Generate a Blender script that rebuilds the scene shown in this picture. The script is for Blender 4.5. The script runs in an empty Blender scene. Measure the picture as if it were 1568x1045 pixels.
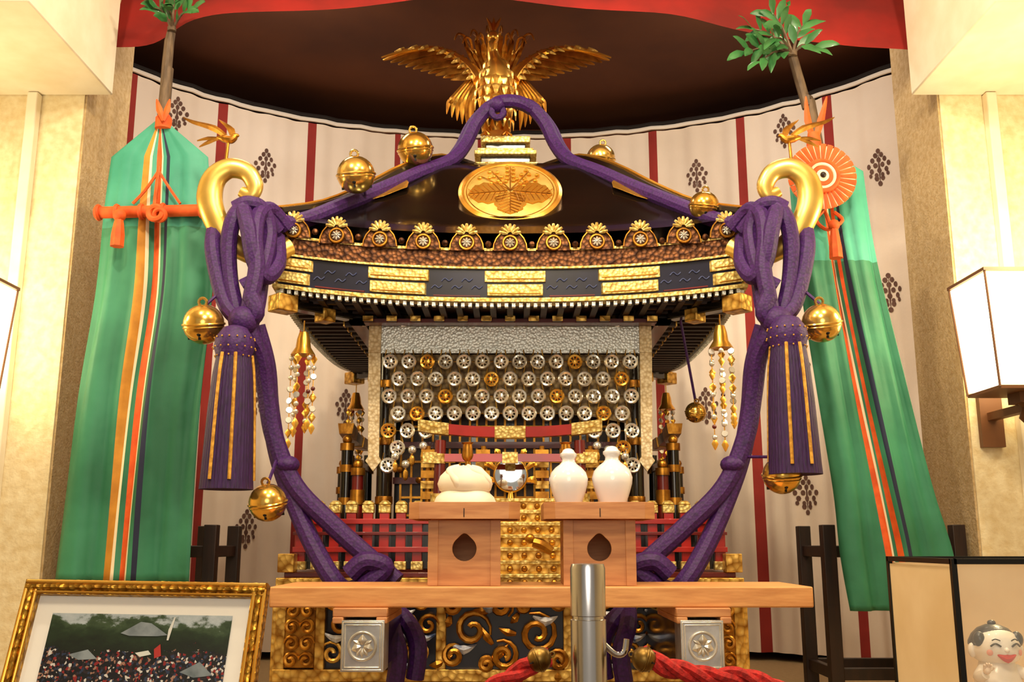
import bpy, bmesh, math, random
from mathutils import Vector, Matrix
random.seed(4)
V=Vector
pi=math.pi
# ------------------------------------------------------------------ survey helpers
# Points of the place were measured as bearings (u,v) + real depth Y (metres from the lens);
# W turns such a measurement into true world metres.
TH=math.radians(11.6); CT,ST=math.cos(TH),math.sin(TH)
CAM=V((0,0,1.2)); FL=1500.0
def W(u,v,Y):
    a=(u-784)/FL; k=(522.5-v)/FL
    d=V((a,CT-k*ST,ST+k*CT)); return CAM+d*(Y/d.y)
def M(n,v,Y):
    k=(522.5-v)/FL
    return n*(Y/(CT-k*ST))/FL
def Zv(v,Y): return W(784,v,Y).z
def lin(h):
    h=h.lstrip('#'); o=[]
    for i in (0,2,4):
        c=int(h[i:i+2],16)/255
        o.append(c/12.92 if c<=.04045 else ((c+.055)/1.055)**2.4)
    return (o[0],o[1],o[2],1)
# ------------------------------------------------------------------ materials
MATS={}
def mat(name,col,rough=.5,metal=0.0,col2=None,scale=20,bump=0.0,bscale=None,kind='noise',emit=0,lo=.35,hi=.65,coat=0,trans=0,stretch=None,alpha=1,sheen=0,bdist=.004):
    m=bpy.data.materials.new(name); m.use_nodes=True; nt=m.node_tree; N=nt.nodes; L=nt.links
    b=N['Principled BSDF']; c=lin(col)
    b.inputs['Roughness'].default_value=rough; b.inputs['Metallic'].default_value=metal
    b.inputs['Base Color'].default_value=c
    if coat: b.inputs['Coat Weight'].default_value=coat; b.inputs['Coat Roughness'].default_value=.08
    if sheen:
        b.inputs['Sheen Weight'].default_value=sheen; b.inputs['Sheen Tint'].default_value=c
    if trans: b.inputs['Transmission Weight'].default_value=trans
    if alpha<1: b.inputs['Alpha'].default_value=alpha
    if emit:
        b.inputs['Emission Color'].default_value=c; b.inputs['Emission Strength'].default_value=emit
    def tex(kind,sc):
        tc=N.new('ShaderNodeTexCoord'); mp=N.new('ShaderNodeMapping')
        L.new(tc.outputs['Object'],mp.inputs[0])
        if stretch: mp.inputs['Scale'].default_value=stretch
        if kind=='voronoi':
            t=N.new('ShaderNodeTexVoronoi'); t.inputs['Scale'].default_value=sc; o=t.outputs['Distance']
        elif kind=='wave':
            t=N.new('ShaderNodeTexWave'); t.inputs['Scale'].default_value=sc; t.inputs['Distortion'].default_value=2; o=t.outputs['Fac']
        else:
            t=N.new('ShaderNodeTexNoise'); t.inputs['Scale'].default_value=sc; t.inputs['Detail'].default_value=4; o=t.outputs['Fac']
        L.new(mp.outputs[0],t.inputs['Vector']); return o
    if col2:
        r=N.new('ShaderNodeValToRGB'); r.color_ramp.elements[0].position=lo; r.color_ramp.elements[1].position=hi
        r.color_ramp.elements[0].color=c; r.color_ramp.elements[1].color=lin(col2)
        L.new(tex(kind,scale),r.inputs[0]); L.new(r.outputs[0],b.inputs['Base Color'])
    if bump:
        bp=N.new('ShaderNodeBump'); bp.inputs['Strength'].default_value=bump; bp.inputs['Distance'].default_value=bdist
        L.new(tex(kind,bscale or scale),bp.inputs['Height']); L.new(bp.outputs[0],b.inputs['Normal'])
    MATS[name]=m; return m
gold=mat('gold_polished','#f2be58',.27,.86,'#dc9c38',8)
goldB=mat('gold_bell','#f3cd74',.19,.93,'#e6b350',8)
goldE=mat('gold_engraved','#ecc062',.38,.8,'#96641f',60,.5,kind='voronoi',lo=.3,hi=.85)
goldF=mat('gold_fine_engraving','#eed98c',.4,.65,'#b99242',110,.4,kind='voronoi',lo=.25,hi=.8)
goldO=mat('gold_antique','#d69838',.34,.86,'#784414',30,.4,lo=.3,hi=.75)
goldM=mat('gold_leaf_matte','#e6c973',.45,.6,'#c9a54e',14,.15)
bronze=mat('bronze_engraved','#7a4d2c',.45,.75,'#331a0e',90,.6,kind='voronoi',lo=.2,hi=.75)
brass=mat('aged_brass','#a8884a',.38,1,'#5d4420',20,.3)
silver=mat('silver_polished','#f4f1ea',.22,.72,'#d0cbbe',20,.05)
silverE=mat('silver_engraved','#eef1ec',.38,.5,'#c2c6c0',150,.3,kind='voronoi',lo=.2,hi=.8)
silverC=mat('silver_cap','#dcdcda',.3,.85,'#c2c2c0',30,.1)
steel=mat('stanchion_steel','#c8c8cc',.22,1,'#b0b0b8',4)
lacq=mat('black_lacquer','#0c0806',.2,0,'#150d08',6,coat=.5)
lacqB=mat('navy_lacquer','#0e0b1c',.28,0,'#151530',10,coat=.4)
brownw=mat('dark_rafter_wood','#30170b',.5,0,'#1a0d08',20,.2)
redl=mat('red_lacquer','#ad221a',.3,0,'#85140e',8,coat=.4)
dkred=mat('dark_red_lacquer','#6d130f',.35,0,'#4b0a08',8,coat=.3)
purple=mat('purple_cord','#430b66',.62,0,'#2a0545',150,.4,kind='voronoi',lo=.1,hi=.9,bdist=.002)
purpleT=mat('purple_tassel_silk','#360a55',.55,0,'#1d0533',90,.5,stretch=(6,6,.3))
goldcord=mat('gold_thread','#d9a640',.6,.3,'#a87420',90)
cream=mat('curtain_cream','#f1e2d2',.9,0,'#e6d5c2',3,.25,30)
stripe=mat('curtain_red','#a03028',.85,0,'#8c261f',6)
monm=mat('curtain_crest_print','#5a3d33',.9,0,'#6f5145',30)
blackc=mat('black_cloth','#1a1210',.9)
whitec=mat('white_cloth','#efe6da',.9)
green=mat('green_silk','#3a8a68',.6,0,'#22694a',4,.35,22)
greenL=mat('teal_silk','#48a38c',.6,0,'#358f78',6,.3,22)
orange=mat('orange_silk','#e4611f',.7,0,'#cf4c12',30,.3)
ogold=mat('ochre_silk','#d3912e',.7,0,'#b97a20',20)
navy=mat('navy_silk','#1a2140',.7)
creamS=mat('cream_silk','#f2e3c2',.7)
wood=mat('hinoki_wood','#dfa162',.5,0,'#ca894f',14,.1,stretch=(1,8,8))
wood2=mat('sanbo_cedar','#cc905c',.5,0,'#b6784a',12,.1,stretch=(1,1,9))
dwood=mat('dark_walnut','#2b170e',.5,0,'#1a0e09',10,.1,stretch=(6,6,1))
porc=mat('white_porcelain','#f1f0f3',.12,0,coat=.6)
mochi=mat('rice_cake','#f3ead8',.55,0,'#e9dcc4',10,.15)
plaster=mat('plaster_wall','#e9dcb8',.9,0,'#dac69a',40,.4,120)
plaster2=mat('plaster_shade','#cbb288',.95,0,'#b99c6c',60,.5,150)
white=mat('white_paint','#f2e9d4',.8,0,'#e8dcc2',10)
redcl=mat('red_canopy_cloth','#93150b',.85,0,'#6c0e07',4,.2,12)
ceilm=mat('dark_brown_ceiling','#5e3010',.9,0,'#4a220b',2)
ceilw=mat('ceiling_plaster','#efe4cc',.9,0,'#e6d8ba',3)
stagem=mat('tatami_stage','#b59a70',.9,0,'#9c835c',60,.3,stretch=(1,12,1))
floorm=mat('floor_boards','#7a5a3c',.6,0,'#5f442b',8,.1,stretch=(1,10,1))
lampm=mat('lamp_paper','#ffe9b4',.9,emit=7)
frameg=mat('frame_gilt','#c99a3c',.35,.9,'#7d5518',120,.8,kind='voronoi',lo=.2,hi=.8)
mats_white=mat('photo_mount_card','#efece6',.8)
leafm=mat('sakaki_leaf','#39753c',.4,0,'#245a2c',20,coat=.2)
bark=mat('pole_wood','#6b5640',.7,0,'#4b3a2a',20,.3,stretch=(4,4,1))
mirrorm=mat('mirror_glass','#dfe6ee',.05,1)
redrope=mat('red_rope','#c21f1a',.8,0,'#8e120e',140,.5)
skin=mat('doll_skin','#f4dcc0',.4,coat=.4)
dollred=mat('doll_red','#d02a20',.4,coat=.4)
dollblk=mat('doll_black','#1c1412',.4,coat=.4)
dollrobe=mat('doll_robe','#f7f0e4',.4,0,'#efe4d2',30,coat=.4)
dollyel=mat('doll_yellow','#e0a030',.4,coat=.3)
blackm=mat('black_metal_frame','#0e0c0b',.4,.3)
casebk=mat('case_backing','#d8bd92',.7,0,'#caa878',6)
glassm=mat('case_glass','#eef4f4',.03,0,alpha=.10,coat=.5)
# ------------------------------------------------------------------ geometry builder
def basis(ax):
    ax=V(ax).normalized(); t=V((0,0,1)) if abs(ax.z)<.9 else V((1,0,0))
    a=ax.cross(t).normalized(); b=ax.cross(a).normalized(); return a,b,ax
def crom(pts,sub):
    P=[V(p) for p in pts]
    if len(P)<3 or sub<=1: return P
    out=[]
    for i in range(len(P)-1):
        p0=P[max(i-1,0)];p1=P[i];p2=P[i+1];p3=P[min(i+2,len(P)-1)]
        for j in range(sub):
            t=j/sub
            out.append(.5*((2*p1)+(p2-p0)*t+(2*p0-5*p1+4*p2-p3)*t*t+(3*p1-p0-3*p2+p3)*t**3))
    out.append(P[-1]); return out
class G:
    def __init__(s): s.v=[];s.f=[];s.m=[];s.c=0
    def mt(s,i): s.c=i; return s
    def add(s,vs,fs):
        o=len(s.v); s.v+=[tuple(q) for q in vs]; s.f+=[tuple(i+o for i in f) for f in fs]; s.m+=[s.c]*len(fs); return s
    def box(s,x0,x1,y0,y1,z0,z1):
        return s.add([(x,y,z) for z in (z0,z1) for y in (y0,y1) for x in (x0,x1)],
            [(0,2,3,1),(4,5,7,6),(0,1,5,4),(2,6,7,3),(0,4,6,2),(1,3,7,5)])
    def obox(s,c,ax,ay,az):
        c=V(c);ax=V(ax);ay=V(ay);az=V(az)
        return s.add([c+ax*i+ay*j+az*k for k in (-1,1) for j in (-1,1) for i in (-1,1)],
            [(0,2,3,1),(4,5,7,6),(0,1,5,4),(2,6,7,3),(0,4,6,2),(1,3,7,5)])
    def tube(s,pts,r,n=8,sub=5,sq=None):
        P=crom(pts,sub); m=len(P)
        if isinstance(r,(list,tuple)):
            R=[]
            for i in range(m):
                t=i/(m-1)*(len(r)-1); a=min(int(t),len(r)-2); R.append(r[a]+(r[a+1]-r[a])*(t-a))
        else: R=[r]*m
        vs=[];fs=[]; pu=None
        for i in range(m):
            t=(P[min(i+1,m-1)]-P[max(i-1,0)])
            if t.length<1e-9: t=V((0,0,1))
            t.normalize()
            if pu is None: a,b,_=basis(t); pu=a
            a=pu-t*pu.dot(t)
            if a.length<1e-6: a=basis(t)[0]
            a.normalize(); b=t.cross(a); pu=a
            for j in range(n):
                q=2*pi*j/n; w=a*math.cos(q)+b*math.sin(q)
                if sq: w=V((w.x,w.y*sq,w.z))
                vs.append(P[i]+w*R[i])
        for i in range(m-1):
            for j in range(n):
                k=(j+1)%n; fs.append((i*n+j,i*n+k,(i+1)*n+k,(i+1)*n+j))
        fs.append(tuple(range(n-1,-1,-1))); fs.append(tuple((m-1)*n+j for j in range(n)))
        return s.add(vs,fs)
    def lathe(s,c,prof,n=20,ax=(0,0,1),fl=0,flc=12,sq=1):
        a,b,x=basis(ax); c=V(c); vs=[];fs=[];m=len(prof)
        for (r,h) in prof:
            for j in range(n):
                q=2*pi*j/n; rr=r*(1+fl*math.cos(flc*q)); vs.append(c+x*h+a*(rr*math.cos(q))+b*(rr*math.sin(q)*sq))
        for i in range(m-1):
            for j in range(n):
                k=(j+1)%n; fs.append((i*n+j,i*n+k,(i+1)*n+k,(i+1)*n+j))
        fs.append(tuple(range(n-1,-1,-1))); fs.append(tuple((m-1)*n+j for j in range(n)))
        return s.add(vs,fs)
    def cyl(s,p0,p1,r0,r1=None,n=14):
        p0=V(p0);p1=V(p1); h=(p1-p0).length
        return s.lathe(p0,[(r0,0),(r1 if r1 is not None else r0,h)],n,p1-p0)
    def sph(s,c,r,n=14,m=8,ry=None,rz=None,ax=(0,0,1)):
        rz=rz or r; pr=[(max(1e-4,r*math.sin(pi*i/m)),-rz*math.cos(pi*i/m)) for i in range(m+1)]
        return s.lathe(c,pr,n,ax,sq=(ry/r if ry else 1))
    def torus(s,c,R,r,ax=(0,0,1),n=24,k=8,sq=1):
        a,b,x=basis(ax); c=V(c); vs=[];fs=[]
        for i in range(n):
            q=2*pi*i/n; d=a*math.cos(q)+b*math.sin(q)*sq
            for j in range(k):
                p=2*pi*j/k; vs.append(c+d*(R+r*math.cos(p))+x*(r*math.sin(p)))
        for i in range(n):
            for j in range(k):
                i2=(i+1)%n;j2=(j+1)%k; fs.append((i*k+j,i2*k+j,i2*k+j2,i*k+j2))
        return s.add(vs,fs)
    def ext(s,pts,vec):
        P=[V(p) for p in pts]; vec=V(vec); n=len(P)
        fs=[tuple(range(n)),tuple(range(2*n-1,n-1,-1))]+[(i,(i+1)%n,n+(i+1)%n,n+i) for i in range(n)]
        return s.add(P+[p+vec for p in P],fs)
    def leaf(s,pts,ws,nor,ridge=.15,sub=4,th=.0):
        P=crom(pts,sub); m=len(P); nor=V(nor).normalized(); vs=[];fs=[]
        for i in range(m):
            t=(P[min(i+1,m-1)]-P[max(i-1,0)]).normalized(); sd=t.cross(nor).normalized()
            q=i/(m-1)*(len(ws)-1); a=min(int(q),len(ws)-2); w=ws[a]+(ws[a+1]-ws[a])*(q-a)
            vs+= [P[i]-sd*w,P[i]+nor*(w*ridge+.0008),P[i]+sd*w,P[i]-nor*.001]
        for i in range(m-1):
            for j in range(4):
                k=(j+1)%4; fs.append((i*4+j,i*4+k,(i+1)*4+k,(i+1)*4+j))
        fs+= [(0,1,2,3),(4*m-1,4*m-2,4*m-3,4*m-4)]
        return s.add(vs,fs)
    def grid(s,fn,nu,nv,mf=None):
        vs=[fn(i/nu,j/nv) for j in range(nv+1) for i in range(nu+1)]
        o=len(s.v); s.v+=[tuple(q) for q in vs]
        for j in range(nv):
            for i in range(nu):
                a=o+j*(nu+1)+i; s.f.append((a,a+1,a+nu+2,a+nu+1)); s.m.append(mf(i,j) if mf else s.c)
        return s
    def copy(s,fn,flip=False):
        n=len(s.v); k=len(s.f)
        s.v+=[tuple(fn(V(q))) for q in s.v[:n]]
        s.f+=[tuple(i+n for i in (reversed(f) if flip else f)) for f in s.f[:k]]; s.m+=s.m[:k]; return s
    def mirror(s,x0): return s.copy(lambda q:V((2*x0-q.x,q.y,q.z)),True)
    def rot4(s,cx,cy,ks=(1,2,3)):
        n=len(s.v);k=len(s.f);bv=s.v[:n];bf=s.f[:k];bm=s.m[:k]
        for r in ks:
            c,sn=[(1,0),(0,1),(-1,0),(0,-1)][r]; o=len(s.v)
            s.v+=[(cx+(x-cx)*c-(y-cy)*sn,cy+(x-cx)*sn+(y-cy)*c,z) for x,y,z in bv]
            s.f+=[tuple(i+o for i in f) for f in bf]; s.m+=bm
        return s
EMP={}
def obj(name):
    e=bpy.data.objects.new(name,None); bpy.context.scene.collection.objects.link(e); e.empty_display_size=.1
    EMP[e]=[]; return e
def part(par,name,g,mats,bevel=0,angle=35,nrm=True):
    me=bpy.data.meshes.new(name); me.from_pydata(g.v,[],g.f)
    if not isinstance(mats,(list,tuple)): mats=[mats]
    for m in mats: me.materials.append(m)
    me.polygons.foreach_set('material_index',g.m)
    if nrm:
        bm=bmesh.new(); bm.from_mesh(me); bmesh.ops.recalc_face_normals(bm,faces=bm.faces); bm.to_mesh(me); bm.free()
    me.shade_smooth(); me.set_sharp_from_angle(angle=math.radians(angle)); me.update()
    o=bpy.data.objects.new(name,me); bpy.context.scene.collection.objects.link(o)
    if bevel:
        b=o.modifiers.new('bevel','BEVEL'); b.width=bevel; b.segments=2; b.limit_method='ANGLE'
    if par is not None: o.parent=par; EMP[par].append(o)
    return o
def finish():
    for e,ch in EMP.items():
        if not ch: continue
        lo=V((1e9,)*3);hi=V((-1e9,)*3)
        for o in ch:
            for q in o.data.vertices:
                for i in range(3):
                    lo[i]=min(lo[i],q.co[i]);hi[i]=max(hi[i],q.co[i])
        e.location=((lo.x+hi.x)/2,(lo.y+hi.y)/2,lo.z)
        for o in ch: o.location=-e.location
STAGE=.75
# ================================================================== ROOM
def single(name,g,mats,**k): return part(None,name,g,mats,**k)
single('floor',G().box(-2.5,2.5,-1.5,4.6,-.1,0),floorm)
single('ceiling',G().box(-2.5,2.5,-1.5,2.6,3.16,3.26).mt(1).box(-2.5,2.5,2.6,4.6,3.16,3.26),[ceilw,ceilm])
single('wall_back',G().box(-2.5,2.5,4.45,4.6,0,3.16),ceilm)
single('wall_left',G().box(-2.6,-2.5,-1.5,4.6,0,3.16),plaster)
single('wall_right',G().box(2.5,2.6,-1.5,4.6,0,3.16),plaster)
single('stage_platform',G().box(-2.495,2.495,1.75,4.445,0.001,STAGE-.001),stagem,bevel=.005)
for sx,nm in ((-1,'wall_left_pier'),(1,'wall_right_pier')):
    g=G(); x0,x1=sorted((sx*1.22,sx*2.49)); g.box(x0,x1,2.6,2.9,STAGE,3.155)
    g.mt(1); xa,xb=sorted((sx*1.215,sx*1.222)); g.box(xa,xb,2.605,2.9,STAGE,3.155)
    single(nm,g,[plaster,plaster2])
    g=G(); x0,x1=sorted((sx*1.14,sx*2.49)); g.box(x0,x1,2.1,2.599,2.45,3.155)
    single('beam_'+('left' if sx<0 else 'right'),g,white,bevel=.004)
    g=G(); x0,x1=sorted((sx*1.34,sx*1.37)); g.box(x0,x1,2.57,2.599,STAGE,2.448)
    single('trim_'+('1' if sx<0 else '2'),g,white,bevel=.003)
# ---- curtain
EA,EB,EC=1.72,1.3,2.9
tab=[];s=0;prev=None
for i in range(801):
    q=(pi)*i/800; p=(EA*math.cos(pi-q),EC+EB*math.sin(q))
    if prev: s+=math.hypot(p[0]-prev[0],p[1]-prev[1])
    tab.append((s,q)); prev=p
smid=tab[400][0]; SH=tab[-1][0]/2
def cq(sv):
    t=sv+smid; lo,hi=0,800
    while hi-lo>1:
        m_=(lo+hi)//2
        if tab[m_][0]<=t: lo=m_
        else: hi=m_
    a,b=tab[lo],tab[hi]; f=(t-a[0])/max(1e-9,b[0]-a[0]); return a[1]+(b[1]-a[1])*f
ZT=3.0; ZB=.78
def cpt(sv,z,off=0):
    q=cq(sv); x=-EA*math.cos(q); y=EC+EB*math.sin(q)
    n=V((math.cos(q)/EA*-1,math.sin(q)/EB,0)).normalized()
    h=(ZT-z)/(ZT-ZB)
    d=.015*math.sin(sv*2*pi/.19+1.2*math.sin(z*1.3))+.009*math.sin(sv*2*pi/.083+z)
    return V((x,y,z))-n*(d*(.35+.65*h)+off)
cur=obj('striped_ceremonial_curtain')
PIT=.385;S0=-.134
NC=int(2*SH/.0125)
def cm(i,j):
    sv=-SH+2*SH*(i+.5)/NC; r=((sv-S0+PIT/2)%PIT)-PIT/2
    return 1 if abs(r)<.0185 else 0
part(cur,'cloth',G().grid(lambda a,b:cpt(-SH+2*SH*a,ZB+(ZT-ZB)*b),NC,16,cm),[cream,stripe],nrm=False,angle=180)
g=G()
def crest(sv,z):
    for row,(n,dz,w) in enumerate([(1,.062,0),(2,.045,.022),(3,.026,.046),(4,.004,.078),(3,-.018,.056),(4,-.036,.066),(2,-.05,.022),(1,-.072,0)]):
        for i in range(n):
            dx=0 if n==1 else -w/2+w*i/(n-1)
            r=.0085 if row not in (5,) else .007
            pts=[cpt(sv+dx+r*.95*math.cos(t*pi/4),z+dz+r*1.25*math.sin(t*pi/4),.0035) for t in range(8)]
            g.add(pts,[tuple(range(8))])
    pts=[cpt(sv+.004*math.cos(t*pi/2),z-.01+.07*math.sin(t*pi/2),.003) for t in range(4)]
    g.add(pts,[(0,1,2,3)])
for i in range(-7,8):
    sv=S0+PIT*(i+.5)
    if abs(sv)>SH-.08: continue
    a=abs(i+.5)
    o=.13 if 3.2<a<4.2 else (-.13 if 4.2<a<5.2 else (.1 if a>5.2 else 0))
    for k in range(5):
        z=2.77+o-.505*k
        if ZB+.1<z<ZT-.08: crest(sv,z)
part(cur,'crest_prints',g,monm,nrm=False)
g=G(); g.tube([cpt(-SH+2*SH*i/90,ZT+.012,.01) for i in range(91)],.009,6,1)
g.mt(1).tube([cpt(-SH+2*SH*i/90,ZT+.03,.012) for i in range(91)],.009,6,1)
part(cur,'top_cord',g,[whitec,blackc])
# ---- red canopy
can=obj('red_canopy_cloth')
edge=[(20,60),(90,68),(160,68),(235,66),(300,34),(400,20),(560,6),(784,0),(1000,22),(1120,46),(1250,60),(1330,73),(1425,84),(1500,90)]
E=crom([W(u,v,2.66) for u,v in edge],6); ne=len(E)-1
def cf(a,b):
    p=E[int(round(a*ne))]; return V((p.x,2.66+.018*math.sin(p.x*9)*(1-b)+.25*b,p.z+(3.155-p.z)*b))
part(can,'cloth',G().grid(cf,ne,6),redcl,nrm=False,angle=180)
# ---- wall lanterns
def lantern(cx,w):
    e=obj('wall_lantern'); y=2.40; z0,z1=Zv(600,y),Zv(428,y); h=w/2
    g=G(); a=.86; vs=[]
    for z,k in ((z0+.008,a),(z1-.006,1)):
        for sx,sy in ((-1,-1),(1,-1),(1,1),(-1,1)): vs.append((cx+sx*h*k*.98,y+sy*h*k*.81,z))
    g.add(vs,[(0,1,5,4),(1,2,6,5),(2,3,7,6),(3,0,4,7),(0,3,2,1),(4,5,6,7)]); part(e,'paper_shade',g,lampm)
    g=G()
    for sx,sy in ((-1,-1),(1,-1),(1,1),(-1,1)):
        g.cyl((cx+sx*h*a,y+sy*h*a*.82,z0),(cx+sx*h,y+sy*h*.82,z1),.003,n=6)
    for z,k in ((z0,a),(z1,1.03)):
        g.box(cx-h*k,cx+h*k,y-h*k*.83,y+h*k*.83,z-.004,z+.004)
    g.box(cx-.03,cx+.03,y-.03,y+.03,z0-.03,z0); g.lathe((cx,y,z0-.08),[(.008,0),(.02,.015),(.012,.04),(.02,.05)],12)
    g.box(cx-.012,cx+.012,y,2.598,z0-.05,z0-.03)
    g.box(cx-.03,cx+.03,2.58,2.598,z0-.12,z0+.03)
    part(e,'frame',g,[mat('lantern_wood','#6a4224',.5)]); return e
lantern(1.27,.24)
lantern(-1.42,.24)
# ================================================================== MIKOSHI
mk=obj('mikoshi_portable_shrine')
X0=-.005; YC=3.05
Zf=lambda v:Zv(v,2.45)
def ring(g,hw,th,z0,z1,lift=.04,n=16,pw=2.4):
    N4=4*n; vs=[];fs=[]
    for side in range(4):
        c,sn=[(1,0),(0,1),(-1,0),(0,-1)][side]
        for i in range(n):
            t=-1+2*i/n; l=lift*abs(t)**pw
            for h,z in ((hw,z0),(hw,z1),(hw-th,z1),(hw-th,z0)):
                x,y=t*h,-h; vs.append((X0+x*c-y*sn,YC+x*sn+y*c,z+l))
    for i in range(N4):
        k=(i+1)%N4
        for j in range(4):
            l=(j+1)%4; fs.append((i*4+j,k*4+j,k*4+l,i*4+l))
    g.add(vs,fs); return g
prof=[(.09,2.355),(.15,2.353),(.21,2.342),(.27,2.303),(.35,2.218),(.45,2.11),(.53,2.035),(.60,1.99)]
def zr(r):
    for (a,za),(b,zb) in zip(prof,prof[1:]):
        if r<=b: t=(r-a)/(b-a); return za+(zb-za)*t
    return prof[-1][1]
def zroof(r,s): return zr(r)+.045*(r/.6)**3*abs(s)**2.4
g=G(); g.grid(lambda a,b:V((X0+(2*a-1)*(.02+.58*b),YC-(.02+.58*b),zroof(max(.09,.02+.58*b),2*a-1))),24,24); g.rot4(X0,YC)
part(mk,'roof_shell',g,lacq,angle=60)
g=G(); g.tube([(X0-r,YC-r,zroof(r,1)+.01) for r in (.1,.2,.3,.4,.5,.6)],.018,8,3)
g.mt(1).tube([(X0-r-.012,YC-r-.012,zroof(r,1)+.022) for r in (.1,.2,.3,.4,.5,.6)],.005,6,3); g.rot4(X0,YC)
part(mk,'hip_ridges',g,[lacq,gold])
g=G(); ring(g,.60,.03,Zf(411),Zf(383)); part(mk,'eave_bronze_band',g,bronze)
g=G(); ring(g,.608,.04,Zf(413),Zf(410)); ring(g,.612,.05,Zf(464),Zf(458)); ring(g,.604,.04,Zf(385),Zf(381)); part(mk,'eave_gold_lines',g,goldF)
g=G(); ring(g,.60,.04,Zf(457),Zf(413)); part(mk,'eave_lacquer_band',g,lacqB)
g=G(); ring(g,.596,.24,1.812,1.83,.03); part(mk,'eave_soffit',g,brownw)
def strip(g,s0,s1,hw,th,z0,z1,lift=.04,n=6):
    def pt(t,h,z): return V((X0+t*h,YC-h,z+lift*abs(t)**2.4))
    vs=[];fs=[]
    for i in range(n+1):
        t=s0+(s1-s0)*i/n; vs+=[pt(t,hw,z0),pt(t,hw,z1),pt(t,hw-th,z1),pt(t,hw-th,z0)]
    for i in range(n):
        for j in range(4): l=(j+1)%4; fs.append((i*4+j,i*4+4+j,i*4+4+l,i*4+l))
    fs+=[(0,1,2,3),(4*n,4*n+3,4*n+2,4*n+1)]; g.add(vs,fs)
us=lambda u:((u-782)/FL*2.57)/.60
g=G()
for a,b in ((570,660),(744,835),(915,1006),(431,484),(1084,1136)):
    s0,s1=max(-1,us(a)),min(1,us(b))
    g.mt(0); strip(g,s0,s1,.606,.02,Zf(433),Zf(416)); strip(g,s0+.012,s1-.012,.609,.02,Zf(454),Zf(437))
    g.mt(1); strip(g,s0+.01,s1-.01,.6075,.004,Zf(429),Zf(427)); strip(g,s0+.022,s1-.022,.6105,.004,Zf(452),Zf(450))
g.rot4(X0,YC); part(mk,'eave_gold_plates',g,[goldF,goldO],bevel=.001)
g=G()
for a,b in ((486,566),(664,740),(838,912),(1010,1082)):
    for k in range(5):
        u=a+(b-a)*(k+.5)/5; t=us(u); z=Zf(430 if k%2 else 441)+.04*abs(t)**2.4
        g.mt(0).tube([(X0+t*.6-.014,YC-.602,z-.004),(X0+t*.6-.005,YC-.602,z+.004),(X0+t*.6+.005,YC-.602,z-.003),(X0+t*.6+.014,YC-.602,z+.004)],.0014,5,3)
    t0,t1=us(a+3),us(b-3); g.mt(1); strip(g,t0,t1,.602,.003,Zf(455),Zf(453))
g.rot4(X0,YC); part(mk,'eave_scrolls',g,[mat('scroll_paint_blue','#4c5784',.4,.2),dkred])
g=G()
NM=11
for i in range(NM):
    t=-.94+1.88*i/(NM-1); x=X0+t*.6; l=.04*abs(t)**2.4; zc=Zf(374)+l; y=YC-.612
    g.mt(0); pts=[(x+.046*math.cos(q),y+.004,zc-.02+.056*math.sin(q)) for q in [pi*j/10 for j in range(11)]]
    g.ext(pts,(0,.012,0))
    g.mt(1).tube([V((x+.044*math.cos(q),y,zc-.02+.054*math.sin(q))) for q in [pi*j/10 for j in range(11)]],.0022,5,1)
    g.mt(1).torus((x,y,zc),.018,.0035,(0,1,0),18,6)
    g.mt(2).lathe((x,y+.004,zc),[(.016,0),(.014,.003),(.004,.004)],16,(0,-1,0))
    g.mt(4)
    for j in range(8):
        q=2*pi*j/8+pi/2; d=V((math.cos(q),0,math.sin(q))); p=V((x,y-.002,zc)); g.leaf([p+d*.003,p+d*.007,p+d*.0125],[.001,.0026,.0018],(0,-1,0),.3,1)
    g.sph((x,y-.003,zc),.003,8,5)
    g.mt(3)
    for j in range(7):
        q=pi*(j+.5)/7; p=V((x,y-.002,zc+.022)); d=V((math.cos(q),0,math.sin(q)))
        g.leaf([p+d*.006,p+d*.018,p+d*.029],[.002,.0052,.003],(0,-1,0),.4,1)
    g.mt(0); 
    if i<NM-1:
        xm=X0+(t+.094)*.6; g.sph((xm,y+.003,zc-.004),.009,8,5)
g.rot4(X0,YC); part(mk,'eave_medallions',g,[bronze,goldO,bronze,goldF,silver])
g=G()
for i in range(64):
    t=-.98+1.96*i/63; g.box(X0+t*.6-.0045,X0+t*.6+.0045,YC-.606,YC-.59,Zf(471)+.04*abs(t)**2.4,Zf(465)+.04*abs(t)**2.4)
g.rot4(X0,YC); part(mk,'eave_bead_row',g,silverE)
g=G()
for i in range(25):
    t=-.94+1.88*i/24; x=X0+t*.57
    g.mt(0).box(x-.008,x+.008,YC-.585,YC-.36,1.797+.02*t*t,1.813+.025*t*t)
for i in range(13):
    t=-.94+1.88*i/12; x=X0+t*.41
    g.mt(0).box(x-.012,x+.012,YC-.46,YC-.33,1.788,1.80); g.mt(1).box(x-.014,x+.014,YC-.463,YC-.459,1.787,1.801)
g.mt(2).box(X0-.44,X0+.44,YC-.44,YC-.40,1.787,1.798)
g.rot4(X0,YC); part(mk,'rafters_and_brackets',g,[brownw,goldE,dkred])
g=G()
d=V((-1,-1,0)).normalized(); sd=V((1,-1,0)).normalized()
c=V((X0,YC,0))
g.mt(0).obox(c+d*.73+V((0,0,Zf(462))),d*.11,sd*.018,V((0,0,.014)))
g.mt(1).obox(c+d*.83+V((0,0,Zf(464))),d*.03,sd*.026,V((0,0,.022)))
g.mt(1).obox(c+d*.70+V((0,0,Zf(470))),d*.02,sd*.022,V((0,0,.018)))
g.rot4(X0,YC); part(mk,'corner_rafters',g,[lacq,goldE],bevel=.003)
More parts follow.
